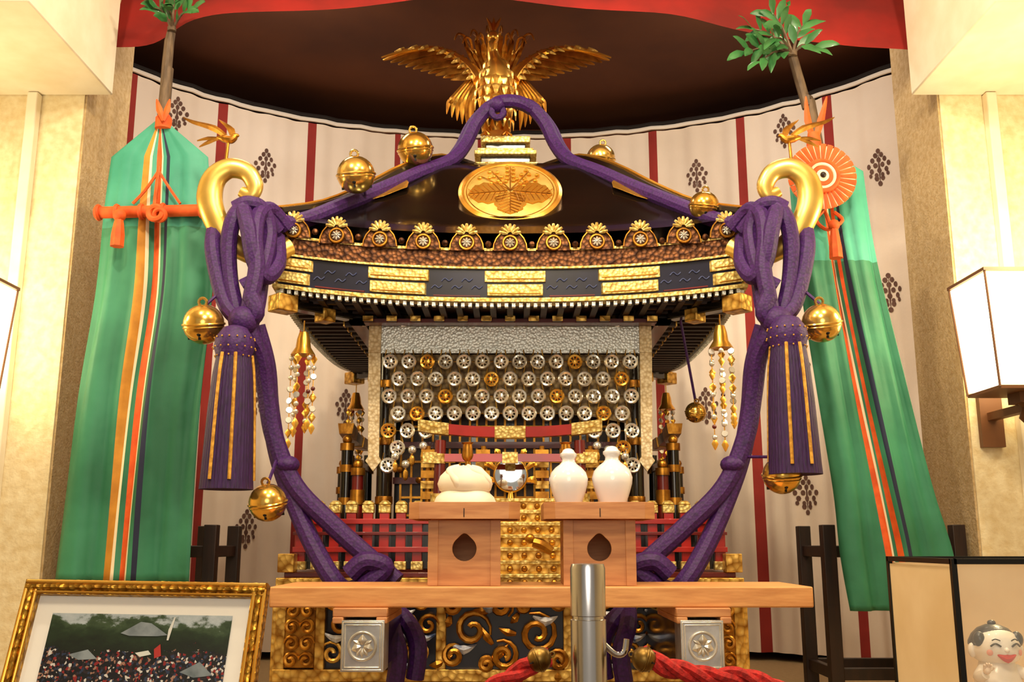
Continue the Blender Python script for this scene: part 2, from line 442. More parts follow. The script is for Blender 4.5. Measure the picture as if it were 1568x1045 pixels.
# finial block
zt=lambda v:Zv(v,2.96)
g=G(); XF=X0-.016
def sq(g,h,v0,v1): g.box(XF-h,XF+h,YC-h,YC+h,zt(v0),zt(v1))
g.mt(0); sq(g,.118,270,260); sq(g,.104,260,250)
g.mt(1); sq(g,.08,250,236)
g.mt(0); sq(g,.10,238,231); sq(g,.09,231,226)
g.mt(1); sq(g,.065,226,214)
g.mt(0); sq(g,.08,216,206)
for t in (-.06,-.03,0,.03,.06): g.sph((XF+t,YC-.106,zt(255)),.009,8,5)
part(mk,'roof_finial_block',g,[goldF,lacq],bevel=.003)
# crest disc on front slope: round floral crest of broad veined leaves and flower stalks
g=G()
cc=W(780,298,2.64); cc.x=X0; an=math.radians(56); nrm=V((0,-math.sin(an),math.cos(an)))
up=V((0,math.cos(an),math.sin(an))); rt=V((1,0,0))
g.mt(0).lathe(cc,[(.145,-.03),(.147,0),(.147,.012),(.138,.018),(.134,.012)],48,nrm)
g.mt(1).lathe(cc,[(.134,.010),(.13,.0125),(.01,.0125)],48,nrm)
g.mt(2).torus(cc+nrm*.0125,.124,.0015,nrm,48,5)
def on(x,y,h=0): return cc+nrm*.0135+rt*x+up*y+nrm*h
def kleaf(bx,by,a,L,wd):
    q=math.radians(a); dx,dy=math.cos(q),math.sin(q); px,py=-dy,dx; out=[]
    prof_=[(0,.15),(.1,.7),(.3,1),(.42,.9),(.55,1),(.68,.78),(.78,.8),(.9,.4),(1,0)]
    g.mt(0)
    for t,w in prof_: out.append(on(bx+dx*L*t+px*wd*w,by+dy*L*t+py*wd*w))
    for t,w in reversed(prof_[:-1]): out.append(on(bx+dx*L*t-px*wd*w,by+dy*L*t-py*wd*w))
    g.ext(out,nrm*.003)
    g.mt(2).tube([on(bx,by,.004),on(bx+dx*L*.95,by+dy*L*.95,.004)],.0016,6,1)
    for t in (.05,.17,.3,.43,.56,.7,.82):
        for s_ in (-1,1):
            w=wd*(.95-.6*t); g.tube([on(bx+dx*L*t,by+dy*L*t,.004),on(bx+dx*L*(t+.16)+s_*px*w,by+dy*L*(t+.16)+s_*py*w,.004)],.0011,5,1)
kleaf(0,-.01,-90,.10,.045); kleaf(.008,-.005,-8,.112,.05); kleaf(-.008,-.005,188,.112,.05)
for a,L,k in ((90,.112,8),(60,.105,6),(120,.105,6),(38,.105,4),(142,.105,4)):
    q=math.radians(a); g.mt(2).tube([on(0,0,.003),on(L*math.cos(q),L*math.sin(q),.003)],.0016,6,1)
    for j in range(k):
        t=.4+.6*j/(k-1); s_=(-1)**j; g.mt(0).sph(on(L*t*math.cos(q)+s_*.009*math.sin(q),L*t*math.sin(q)-s_*.009*math.cos(q),.001),.0068,8,5)
part(mk,'roof_crest_disc',g,[gold,goldM,goldO])
g=G()
pc=W(962,288,2.66); 
pts=[pc+V((x*.9,.03*z/.03,z*1.1)) for x,z in ((-.05,.025),(-.035,.044),(-.01,.036),(.012,.030),(.03,.012),(.055,-.01),(.045,-.028),(.055,-.045),(.02,-.032),(-.005,-.018),(-.03,-.004),(-.048,.004))]
g.ext(pts,(0,-.008,-.004)); g.mirror(X0)
part(mk,'roof_fan_plates',g,gold,bevel=.002)
# ---- body
g=G()
g.mt(0).box(X0-.33,X0+.33,YC-.24,YC+.33,1.13,1.80)
for sx in (-1,1):
    for sy in (-1,1):
        g.mt(0).cyl((X0+sx*.345,YC+sy*.345,1.12),(X0+sx*.345,YC+sy*.345,1.80),.022,n=12)
        for z in (1.14,1.3,1.46,1.62,1.76): g.mt(1).cyl((X0+sx*.345,YC+sy*.345,z),(X0+sx*.345,YC+sy*.345,z+.022),.0245,n=12)
g.mt(2).box(X0-.37,X0+.37,YC-.36,YC-.33,1.74,1.785).box(X0-.37,X0+.37,YC-.36,YC-.33,1.16,1.19)
part(mk,'body_core',g,[lacq,goldO,redl],bevel=.002)
g=G(); yf=YC-.245
for sx in (-1,1):
    for a,b in ((.015,.095),(.115,.2),(.22,.31)):
        x0,x1=sorted((X0+sx*a,X0+sx*b))
        g.mt(3).box(x0,x1,yf-.006,yf,1.2,1.62)
        g.mt(1)
        for k in range(8): g.box(x0,x1,yf-.014,yf-.004,1.22+k*.05,1.226+k*.05)
        for k in range(4): xx=x0+(x1-x0)*(k+.0)/3; g.box(xx-.003,xx+.003,yf-.015,yf-.004,1.2,1.62)
for z in (1.46,1.36): g.mt(2).box(X0-.33,X0+.33,yf-.03,yf-.01,z,z+.018)
for k in range(24):
    x=X0-.31+.62*k/23; g.mt(1).sph((x,yf-.035,1.40+.03*math.sin(k*2.3)),.010,8,5)
part(mk,'shrine_doors',g,[goldE,goldO,dkred,mat('door_dark_lattice','#3a2412',.4,.2,'#1c110a',40)])
g=G(); yp=YC-.385
zP=lambda v:Zv(v,yp)
g.mt(0).box(X0-.385,X0+.385,yp,yp+.008,zP(541),zP(500))
g.mt(1).grid(lambda a,b:V((X0-.37+.74*a,yp+.02+.004*math.sin(a*60),zP(541)-(.165+.045*abs(2*a-1)**3)*b)),60,4)
part(mk,'brocade_head_panel',g,[silverE,mat('gilt_brocade_cloth','#9c8558',.6,.2,'#543f22',70,.3,kind='voronoi',lo=.2,hi=.7)],nrm=True)
g=G()
for sx in (-1,1):
    xa=X0+sx*.375; xt=X0+sx*.37
    g.ext([(xa-.017,yp-.006,zP(541)),(xa+.017,yp-.006,zP(541)),(xt+.015,yp-.006,zP(700)),(xt+.022,yp-.006,zP(706)),(xt,yp-.006,zP(723)),(xt-.022,yp-.006,zP(706)),(xt-.015,yp-.006,zP(700))],(0,.008,0))
    g.box(xa-.017,xa+.017,yp-.008,yp,zP(541),zP(500))
part(mk,'brocade_borders',g,mat('border_brocade','#e3d3b0',.6,.15,'#b89e72',120,.4,kind='voronoi',lo=.2,hi=.8),bevel=.001)
g=G(); g.cyl((X0-.40,yp-.012,zP(496)),(X0+.40,yp-.012,zP(496)),.006); 
for sx in (-1,1): g.sph((X0+sx*.405,yp-.012,zP(496)),.011)
part(mk,'net_rod',g,silver)
g=G(); 
stp=M(28.3,600,yp); r0=M(11.6,600,yp)
yn=yp-.014; goldset={(0,2),(1,5),(2,9),(3,1),(3,11),(1,12),(2,3),(4,0),(5,12),(0,10)}
for row in range(7):
    v=554+row*26.5; n=14 if row%2==0 else 13
    for i in range(n):
        u=781+(i-(n-1)/2)*28.3; au=abs(u-781)
        if row==4 and au<118: continue
        if row==5 and au<150: continue
        if row==6 and au<172: continue
        p=W(u,v,yn); p.x=X0+(u-781)/28.3*stp
        tl_=random.uniform(-.18,.18); ax_=(tl_,-1,random.uniform(-.15,.15))
        g.mt(1 if (row,i) in goldset else 0).torus(p,r0*.84,r0*.2,ax_,14,5)
        g.lathe(p,[(r0*.42,0),(r0*.38,.003),(r0*.1,.005)],10,ax_)
        for j in range(4):
            q=pi*j/4+.3; d_=V((math.cos(q),0,math.sin(q)))*r0*.85; g.cyl(p-d_,p+d_,r0*.09,n=4)
        g.mt(2)
        dz=M(26.5,600,yn)*1.02
        for sx in (-1,1): 
            g.cyl(p+V((sx*r0*.7,0,r0*.7)),p+V((sx*stp/2,0,dz))-V((sx*r0*.7,0,r0*.7)),.0016,n=4)
        g.cyl(p+V((r0,0,0)),p+V((stp-r0,0,0)),.0014,n=4) if i<n-1 else None
for i in range(14):
    u=781+(i-6.5)*28.3
    p=V((X0+(u-781)/28.3*stp,yn,zP(541))); g.mt(2).cyl(p,p+V((0,0,-.012)),.0016,n=4)
part(mk,'hanging_disc_net',g,[silver,gold,brass])
g=G()
for au,v in ((176,700),(160,712),(150,690),(133,684)):
    for sx in (-1,1):
        p=V((X0+sx*M(au,v,yn),yn,zP(v)))
        g.mt(0).sph(p,.012,10,6); g.mt(1).sph(p-V((0,0,.028)),.008,8,6,rz=.016); g.cyl(p,p-V((0,0,.03)),.002,n=5)
part(mk,'net_pendants',g,[silver,gold])
# ---- deck, steps, fence
YF=YC-.55
zF=lambda v:Zv(v,YF)
g=G(); g.mt(0).box(X0-.565,X0+.565,YC-.62,YC+.62,zF(897),zF(884)).mt(1).box(X0-.55,X0+.55,YC-.60,YC+.60,zF(884),zF(876))
for sx in (-1,1):
    g.mt(2).box(X0+sx*.545-.02,X0+sx*.545+.02,YC-.61,YC-.57,zF(876),zF(848))
part(mk,'deck_rails',g,[goldE,dkred,goldE],bevel=.002)
g=G()
xs=[.19+i*.0415 for i in range(9)]
for sx in (-1,1):
    for i,x in enumerate(xs):
        xx=X0+sx*x
        g.mt(0).box(xx-.012,xx+.012,YF-.01,YF+.01,zF(872),zF(786))
        g.mt(2).box(xx-.0145,xx+.0145,YF-.012,YF+.012,zF(786),zF(774))
        g.lathe((xx,YF,zF(774)),[(.0145,0),(.016,.004),(.008,.011)],8)
        g.box(xx-.0145,xx+.0145,YF-.012,YF+.012,zF(873),zF(860))
    x0,x1=sorted((X0+sx*.17,X0+sx*.54))
    g.mt(0).box(x0,x1,YF-.016,YF+.004,zF(803),zF(795)).box(x0,x1,YF-.016,YF+.004,zF(846),zF(838))
    g.mt(3).box(x0,x1,YF-.018,YF-.012,zF(820),zF(815))
    g.mt(1).box(x0,x1,YF+.012,YF+.016,zF(872),zF(800))
for sx in (-1,1):
    for i in range(24):
        y=YF+.02+i*.045; xx=X0+sx*.53
        g.mt(0).box(xx-.01,xx+.01,y-.013,y+.013,zF(872),zF(786)); g.mt(2).box(xx-.012,xx+.012,y-.015,y+.015,zF(786),zF(772))
    g.mt(0).box(X0+sx*.53-.012,X0+sx*.53+.012,YF,YC+.5,zF(803),zF(795))
part(mk,'red_fence',g,[redl,lacq,goldF,dkred],bevel=.001)
g=G()
for k in range(7):
    z0=zF(897)+k*.031; y0=YC-.66+k*.032
    g.mt(0).box(X0-.16,X0+.16,y0,YC-.36,z0,z0+.022); g.mt(1).box(X0-.165,X0+.165,y0-.006,YC-.37,z0+.022,z0+.031)
    for i in range(9): 
        x=X0-.14+.28*i/8; g.mt(2).sph((x,y0-.002,z0+.011),.008,8,5)
part(mk,'gilded_steps',g,[goldE,goldF,goldO],bevel=.001)
g=G()
for sx in (-1,1):
    g.mt(0).tube([(X0+sx*.168,YC-.67,zF(880)),(X0+sx*.168,YC-.55,zF(812)),(X0+sx*.168,YC-.42,zF(780))],.01,8,4)
    for k in range(3): g.mt(1).lathe((X0+sx*.168,YC-.66+.11*k,zF(890)+.07*k),[(.012,0),(.014,.04),(.008,.05),(.013,.06),(.004,.075)],10)
    b=V((X0+sx*.07,YC-.66,zF(838)))
    g.mt(2).tube([b+V((sx*.03,0,-.01)),b+V((sx*.005,0,.006)),b+V((-sx*.015,0,.012))],[.010,.014,.012],8,4); g.sph(b+V((-sx*.022,-.004,.02)),.012,8,6)
part(mk,'stair_railings',g,[gold,goldE,goldO])
def torii(g,fn,h0,h1,w):
    for sx in (-1,1):
        g.mt(0).cyl(fn(sx*w,0,h0),fn(sx*w*.97,0,h1-.02),.016,.014,12)
        for z in (h0+.0,h0+.09,(h0+h1)/2,h1-.08): g.mt(1).cyl(fn(sx*w,0,z),fn(sx*w,0,z+.025),.019,n=12)
    n=12
    for i in range(n):
        a=-1+2*i/n;b=-1+2*(i+1)/n
        za=h1+.018*abs(a)**2.2; zb_=h1+.018*abs(b)**2.2
        m_=1 if abs(a+b)/2>.72 or abs(a+b)<.18 else 2
        L=w*1.28
        g.mt(m_)
        k=1.15 if m_==1 else 1
        pa=[fn(a*L,-.016*k,za-.013*k),fn(a*L,-.02*k,za+.013*k),fn(a*L,.02*k,za+.013*k),fn(a*L,.016*k,za-.013*k)]
        pb=[fn(b*L,-.016*k,zb_-.013*k),fn(b*L,-.02*k,zb_+.013*k),fn(b*L,.02*k,zb_+.013*k),fn(b*L,.016*k,zb_-.013*k)]
        g.add(pa+pb,[(0,1,2,3),(7,6,5,4),(0,4,5,1),(1,5,6,2),(2,6,7,3),(3,7,4,0)])
    p0=fn(-w*1.1,-.008,h1-.075);p1=fn(w*1.1,.008,h1-.055)
    g.mt(2).box(*sorted((p0.x,p1.x)),*sorted((p0.y,p1.y)),p0.z,p1.z)
    for t in (-1.1,0,1.1):
        a=fn(t*w-.02,-.012,h1-.079);b=fn(t*w+.02,.012,h1-.051); g.mt(1).box(*sorted((a.x,b.x)),*sorted((a.y,b.y)),a.z,b.z)
yt=YC-.52
g=G(); torii(g,lambda x,y,z:V((X0+x,yt+y,z)),zF(884),Zv(663,yt),.185)
part(mk,'front_torii',g,[dkred,goldF,redl])
g=G()
for sx in (-1,1): torii(g,lambda x,y,z:V((X0+sx*.47-sx*y,YC+x,z)),zF(884),1.50,.2)
part(mk,'side_torii',g,[lacq,goldO,dkred])
g=G()
for sx in (-1,1):
    for x,y,h in ((.455,2.74,1.47),(.50,2.95,1.42),(.42,2.72,1.4)):
        xx=X0+sx*x; g.mt(0 if x!=.42 else 2).cyl((xx,y,1.12),(xx,y,h),.016,n=12)
        for z in (1.2,1.3,h-.08,h-.02): g.mt(1).cyl((xx,y,z),(xx,y,z+.02),.020,n=12)
        g.sph((xx,y,h+.01),.014,10,6)
part(mk,'side_posts',g,[lacq,goldO,dkred])
g=G(); mc=W(782,728,YC-.42); r=M(25,728,YC-.42)
g.mt(0).lathe(mc,[(r,0),(r,.004),(r*.96,.007),(r*.5,.009),(.001,.0095)],36,(0,-1,0)); g.mt(1).torus(mc,r,.004,(0,1,0),36,8)
for q in (20,55,125,160,200,340):
    a=math.radians(q); d_=V((math.cos(a),0,math.sin(a))); g.mt(1).leaf([mc+d_*r,mc+d_*(r+.02)+V((0,0,.01)),mc+d_*(r+.03)],[.004,.01,.001],(0,-1,0),.3,3)
g.mt(1).cyl(mc-V((0,0,r+.05)),mc-V((0,0,r)),.018,.006); 
g.box(mc.x-.05,mc.x+.05,mc.y-.02,mc.y+.03,1.13,mc.z-r-.04)
part(mk,'sacred_mirror',g,[mirrorm,gold])
g=G()
for u in (740,830,655,905):
    p=W(u,735,YC-.40)
    for k in range(6): g.mt(k%2).box(p.x-.018,p.x+.018,p.y-.01,p.y+.01,p.z-.08+k*.028,p.z-.06+k*.028)
    g.mt(1).cyl(p-V((0,0,.1)),p+V((0,0,.09)),.007)
part(mk,'gilt_door_fittings',g,[goldE,goldO])
# ---- base with carvings
YB=YC-.61
g=G(); zl=.885; zh=zF(897)
g.mt(0).box(X0-.55,X0+.55,YC-.595,YC+.595,zl,zh)
g.mt(1)
for x in (-.55,-.455,-.165,.14,.455,.55): g.box(X0+x-.012,X0+x+.012,YB-.004,YB+.02,zl,zh)
g.box(X0-.565,X0+.565,YB-.006,YB+.03,zl-.01,zl+.018).box(X0-.565,X0+.565,YB-.006,YB+.03,zh-.03,zh)
for sx in (-1,1): g.box(X0+sx*.56-.012,X0+sx*.56+.012,YB,YC+.6,zl-.01,zh)
g.mt(2)
for sx in (-1,1): g.box(*sorted((X0+sx*.467,X0+sx*.54)),YB+.002,YB+.01,zl+.02,zh-.03)
part(mk,'base_box',g,[lacqB,goldE,goldO],bevel=.002)
g=G()
def curl(p,r,d,turns=1.6,th=.006,ph=0):
    pts=[];n=20
    for i in range(n+1):
        t=i/n; q=d*(t*turns*2*pi)+ph+ (0 if d>0 else pi); rr=r*(1-.8*t)
        pts.append(p+V((rr*math.cos(q),-.004-.012*t,rr*math.sin(q))))
    g.tube(pts,[th*.4,th,th*1.1,th*.9,th*.9],7,1)
random.seed(9)
for x,z,r,d in ((-.09,.11,.045,1),(.065,.10,.05,-1),(-.02,.165,.03,1),(-.015,.05,.036,-1),(-.14,.165,.024,-1),(.12,.17,.026,1),(-.135,.05,.026,1),(.115,.04,.024,-1),(.03,.165,.02,-1),(-.055,.03,.018,1)):
    g.mt(0); curl(V((X0+x,YB+.004,zl+z)),r,d,random.uniform(1.2,1.7),.0078,random.uniform(-1.2,1.2))
    p=V((X0+x,YB,zl+z)); a=random.uniform(0,6.28); dd=V((math.cos(a),0,math.sin(a)))
    g.leaf([p+dd*r,p+dd*(r+.02)+V((0,-.008,.004)),p+dd*(r+.042)+V((0,-.002,.014))],[.004,.009,.001],(0,-1,0),.5,3)
for x,z in ((-.05,.17),(.03,.035),(-.11,.075),(.085,.14)):
    g.mt(2); g.leaf([V((X0+x-.03,YB,zl+z)),V((X0+x,YB-.01,zl+z-.012)),V((X0+x+.03,YB,zl+z))],[.002,.011,.001],(0,-1,0),.4,3)
for x0,x1,n in ((-.44,-.18,5),(.155,.44,5)):
    for i in range(n):
        x=x0+(x1-x0)*(i+.5)/n
        for k,z in enumerate((zl+.055,zl+.12,zl+.175)):
            g.mt(0 if (i+k)%4 else 1); curl(V((X0+x+(.01 if k%2 else -.01),YB+.004,z)),.028,1 if (i+k)%2 else -1,1.4,.0055,random.uniform(-1,1))
            if (i+k)%2: g.mt(2); g.leaf([V((X0+x-.03,YB,z-.02)),V((X0+x,YB-.01,z-.032)),V((X0+x+.03,YB,z-.02))],[.002,.009,.001],(0,-1,0),.4,3)
for sx in (-1,1):
    for k in range(5):
        for j in range(2): g.mt(0); curl(V((X0+sx*(.485+.036*j),YB-.0,zl+.04+.038*k)),.018,1 if (k+j)%2 else -1,1.4,.005)
part(mk,'base_carving',g,[goldO,goldE,mat('carving_blue','#2f4f86',.5,.1,'#d9dbe0',40)])
random.seed(4)
g=G()
for x in (-.4,.4):
    for y in (2.6,3.5): g.box(X0+x-.05,X0+x+.05,y-.05,y+.05,STAGE,zl-.01)
g.box(X0-.5,X0+.5,2.57,2.63,zl-.06,zl-.01).box(X0-.5,X0+.5,3.47,3.53,zl-.06,zl-.01)
part(mk,'support_trestle',g,dwood,bevel=.003)
g=G(); 
for uc in (555,1076):
    c0=W(uc,990,1.93); hw=M(33,990,1.93); hh=M(38,990,1.93)*1.0
    g.mt(0).box(c0.x-hw*.93,c0.x+hw*.93,1.945,3.95,c0.z-hh*.93,c0.z+hh*.93)
    g.mt(1).box(c0.x-hw,c0.x+hw,1.93,2.0,c0.z-hh,c0.z+hh)
    g.mt(2).torus((c0.x,1.928,c0.z),hw*.62,.0028,(0,1,0),32,6)
    p=V((c0.x,1.928,c0.z))
    for a in (90,-18,198):
        q=math.radians(a); d_=V((math.cos(q),0,math.sin(q)))
        g.leaf([p+d_*hw*.06,p+d_*hw*.28,p+d_*hw*.52],[.002,.010,.001],(0,-1,0),.3,3)
    for a in (-60,-90,-120,150,30): 
        q=math.radians(a); d_=V((math.cos(q),0,math.sin(q))); g.leaf([p+d_*hw*.1,p+d_*hw*.3,p+d_*hw*.5],[.001,.005,.001],(0,-1,0),.3,2)
    for sx in (-1,1):
        for kk in (.92,.82):
            g.box(c0.x-hw*kk,c0.x+hw*kk,1.926,1.93,c0.z+sx*hh*kk-.001,c0.z+sx*hh*kk+.001); g.box(c0.x+sx*hw*kk-.001,c0.x+sx*hw*kk+.001,1.926,1.93,c0.z-hh*kk,c0.z+hh*kk)
part(mk,'carrying_beams',g,[lacq,silverC,silver],bevel=.004)
# ---- phoenix
g=G(); YP=YC
def Pw(u,v,dy=0): return W(u,v,YP+dy)
g.mt(0).tube([Pw(760,205),Pw(758,180),Pw(760,150,-.03),Pw(762,128,-.06),Pw(761,110,-.07),Pw(757,92,-.07),Pw(754,76,-.08),Pw(755,62,-.10)],[.03,.05,.06,.056,.04,.024,.018,.017],14,4)
g.mt(0).sph(Pw(755,57,-.115),.021,12,8)
g.leaf([Pw(755,59,-.135),Pw(752,66,-.175),Pw(752,75,-.18)],[.010,.007,.001],(0,-1,.3),.5,3)
for k in range(3): g.leaf([Pw(755,51,-.11),Pw(751+5*k,38,-.10),Pw(745+11*k,27,-.09)],[.003,.007,.001],(0,-1,0),.4,3)
for row in range(7):
    for i in range(7):
        q=-1.2+2.4*i/6; v=100+row*15; rr=[.03,.044,.055,.06,.06,.054,.046][row]
        c_=Pw(760,v,-.045); d_=V((math.sin(q),-math.cos(q),0))
        p=c_+d_*rr; g.mt(row%2).leaf([p+V((0,0,.012)),p+d_*.012,p+V((0,0,-.034))+d_*.014],[.006,.013,.002],d_,.3,3)
for sx in (-1,1):
    sh=Pw(760+sx*26,122,-.04)
    lead=[sh,Pw(760+sx*44,100,-.02),Pw(760+sx*76,80),Pw(760+sx*120,74),Pw(760+sx*176,88)]
    g.mt(0).tube(lead,[.024,.017,.012,.008,.0025],8,5)
    L=crom(lead,6)
    # overlapping primaries swept outward, nearly parallel to the leading edge
    for k in range(10):
        i=int(2+k*1.5); root=L[i]; tu=70+k*11.5; tv=122-k*3.3
        tip=Pw(760+sx*tu,tv,.010*(k%2))
        mid=(root+tip)/2+V((sx*.004,0,.004))
        g.mt(0 if k%2 else 2).leaf([root-V((sx*.02,0,0)),mid,tip],[.013,.0165,.003],(0,-1,.15),.2,5)
    for k in range(10):
        i=int(2+k*2.1); root=L[min(i,len(L)-1)]; q=1-.055*k
        g.mt(1).leaf([root+V((0,-.010,.004)),root+V((sx*.016,-.014,-.008*q)),root+V((sx*.034,-.010,-.018*q))],[.006,.011*q,.002],(0,-1,.1),.35,3)
for k in range(11):
    a=-1+2*k/10; top=44+14*abs(a)+ (8 if k%2 else 0)
    g.mt(0 if k%2 else 2).leaf([Pw(760+a*16,140,.06),Pw(758+a*26,105,.08),Pw(757+a*36,84,.07),Pw(757+a*46,top+8,.02),Pw(757+a*52,top,-.02)],[.008,.009,.011,.010,.002],(0,-1,.1),.4,5)
    g.tube([Pw(757+a*42,top+14,.03),Pw(757+a*46,top-2,.0),Pw(757+a*52+4*a,top-6,-.03),Pw(757+a*56+5*a,top+3,-.04)],[.004,.005,.004,.002],6,4)
for sx in (-1,1):
    for k in range(6):
        g.mt(2 if k%2 else 0).leaf([Pw(760+sx*(22+4*k),122,-.02),Pw(760+sx*(36+6*k),150,-.03),Pw(760+sx*(38+7*k),178-4*k,-.02),Pw(760+sx*(36+8*k),200-5*k,-.02)],[.007,.010,.008,.001],(0,-1,0),.35,4)
    g.mt(0).tube([Pw(760+sx*14,160,-.03),Pw(760+sx*17,185,-.03),Pw(760+sx*16,205,-.03)],[.03,.014,.012],8,4)
    for t in (-1,0,1): g.tube([Pw(760+sx*16,203,-.03),Pw(760+sx*16+t*7,207,-.06)],[.009,.004],6,1)
g.mt(0).lathe((XF,YC,zt(207)),[(.06,0),(.055,.012),(.03,.02)],20)
part(mk,'phoenix_finial',g,[gold,goldE,goldO])
# ---- warabite curls
g=G(); g.mt(0)
pts=[(440,378,2.45),(405,392,2.41),(372,384,2.37),(345,362,2.35),(328,332,2.34),(321,302,2.34),(329,273,2.34),(352,258,2.34),(378,264,2.34),(390,284,2.34),(384,299,2.34),(369,293,2.34)]
g.tube([W(*p) for p in pts],[.03,.028,.026,.028,.031,.033,.031,.027,.024,.022,.019,.014],14,5,sq=.7)
g.mirror(X0); part(mk,'corner_warabite_curls',g,mat('gold_curl','#ecca70',.32,.8,'#d6a94c',8))
def swallow(g,u,v,sx):
    c=W(u,v,2.34); q=lambda a,b,d=0:c+V((sx*M(a,v,2.34),d,-M(b,v,2.34)))
    g.mt(0).tube([q(-14,-2),q(-4,0),q(8,2),q(15,-4),q(20,-4)],[.003,.010,.011,.008,.002],10,4)
    g.leaf([q(4,0),q(-18,-14,-.01),q(-50,-24,-.01),q(-66,-32,-.01)],[.005,.010,.006,.001],(0,-1,.4),.3,4)
    g.leaf([q(6,0,.02),q(0,-24,.04),q(-22,-44,.05)],[.005,.009,.001],(0,-1,.4),.3,4)
    g.leaf([q(-10,0),q(-26,6),q(-40,14)],[.004,.007,.002],(0,-1,.3),.3,3); g.leaf([q(-10,0),q(-28,0),q(-44,4)],[.004,.006,.002],(0,-1,.3),.3,3)
    g.cyl(q(4,2),q(2,42),.004)
g=G(); swallow(g,346,212,1); swallow(g,1212,212,-1); part(mk,'swallow_ornaments',g,goldO)
# ---- purple ropes
g=G()
roof=[(768,158,2.90),(748,166,2.90),(728,190,2.90),(712,222,2.88),(690,246,2.83),(640,266,2.74),(590,288,2.66),(520,316,2.55),(470,336,2.48),(430,343,2.43),(395,335,2.38)]
g.tube([W(*p) for p in roof],.022,10,6)
g.tube([W(p[0]-(10 if i<5 else 0),p[1]+6,p[2]+.02) for i,p in enumerate(roof[:7])],.016,10,6)
S_=[[(425,355,2.40),(400,325,2.36),(375,318,2.33),(358,335,2.31),(350,375,2.31),(352,430,2.31),(362,480,2.30),(366,515,2.29)],
 [(440,350,2.42),(415,322,2.38),(396,330,2.33),(390,365,2.30),(393,410,2.29),(385,455,2.28),(378,500,2.28)],
 [(425,365,2.42),(425,405,2.36),(405,425,2.31),(388,395,2.29),(380,350,2.29),(372,322,2.31)],
 [(330,345,2.36),(326,378,2.32),(334,425,2.31),(348,470,2.30),(372,492,2.28),(392,480,2.27),(384,455,2.27)],
 [(398,430,2.36),(392,470,2.32),(382,505,2.29),(400,545,2.32),(408,600,2.35),(420,670,2.36),(452,745,2.36),(510,805,2.35),(560,850,2.34),(608,892,2.33)],
 [(392,500,2.33),(408,560,2.36),(414,630,2.38),(428,705,2.38),(455,780,2.37),(482,840,2.35),(508,885,2.33),(530,905,2.33),(560,895,2.30),(590,870,2.30),(560,860,2.29),(535,880,2.29)],
 [(360,320,2.33),(380,312,2.33),(402,322,2.35),(412,360,2.36),(398,420,2.31),(372,440,2.30)]]
for s_ in S_: g.tube([W(*p) for p in s_],.0205 if s_ is not S_[4] and s_ is not S_[5] else .0225,10,6)
g.sph(W(372,492,2.27),.036,12,8); g.sph(W(440,712,2.36),.03,12,8,rz=.022)
g.tube([W(*p) for p in [(600,930,2.3),(625,955,2.25),(640,990,2.22),(635,1040,2.22)]],.02,10,5)
g.tube([W(*p) for p in [(600,930,2.32),(600,960,2.22),(610,1000,2.2),(605,1045,2.2)]],.02,10,5)
g.mirror(X0)
g.tube([W(*p) for p in [(750,166,2.90),(764,157,2.885),(782,155,2.88),(798,158,2.885),(814,167,2.90)]],.022,10,6)
g.torus(W(762,172,2.88),.018,.011,(0,1,0),16,8); g.sph(W(762,160,2.88),.026,10,8)
part(mk,'purple_cords',g,purple)
def tassel(g,u,v0,v1,Y,sc=1):
    c=W(u,v0,Y); H=c.z-W(u,v1,Y).z; r=M(30,v0,Y)
    g.mt(0).lathe(c,[(.012,.02),(r*.6,.014),(r*.95,-.01),(r*1.02,-.03),(r*.9,-.05),(r*.86,-.06)],28,(0,0,1))
    g.mt(1).lathe(c,[(r*.86,-.055),(r*1.0,-.1),(r*1.12,-H*.5),(r*1.27,-H+.02),(r*1.3,-H),(r*1.1,-H+.004)],128,(0,0,1),.012,42)
    g.mt(2)
    for q in (-1.95,-1.2,.2,1,1.8,2.6):
        d_=V((math.cos(q),math.sin(q),0)); 
        g.tube([c+d_*r*.9+V((0,0,-.05)),c+d_*r*1.04+V((0,0,-.1)),c+d_*r*1.15+V((0,0,-H*.5)),c+d_*r*1.30+V((0,0,-H+.02))],.0042,6,3)
    for z,rr in ((-.012,1.0),(-.035,1.06),(-.055,.93)): 
        for i in range(16): q=2*pi*i/16; g.sph(c+V((math.cos(q)*r*rr,math.sin(q)*r*rr,z)),.0022,6,4)
g=G(); tassel(g,360,512,750,2.24); tassel(g,1205,497,727,2.24); part(mk,'silk_tassels',g,[purple,purpleT,goldcord])
def bell(g,c,r,a=0,b=1,ax=(0,0,1)):
    a_,b_,x=basis(ax)
    g.mt(a).sph(c,r,24,14,ax=ax); g.torus(c,r*1.0,r*.07,ax,28,6); g.torus(c-x*r*.16,r*.98,r*.04,ax,28,6)
    g.torus(c+x*r*1.1,r*.2,r*.07,a_,12,6)
    g.mt(b)
    for s_ in (-1,1): g.sph(c-x*r*.45+a_*s_*r*.78,r*.14,8,5)
    g.obox(c-x*r*.62,a_*r*.8,b_*r*.05,x*r*.12)
    g.obox(c-x*r*.62,b_*r*.8,a_*r*.05,x*r*.12)
g=G()
for u,v,rp,Y in ((545,268,29,2.50),(636,229,27,2.75),(312,497,31,2.27),(410,770,29,2.27),(1258,495,30,2.27),(1197,728,29,2.27),(920,243,22,2.85),(1078,316,23,2.50),(1065,632,16,2.7)):
    c=W(u,v,Y); bell(g,c,M(rp,v,Y),ax=(.15*random.uniform(-1,1),-.25,1))
g.mt(2)
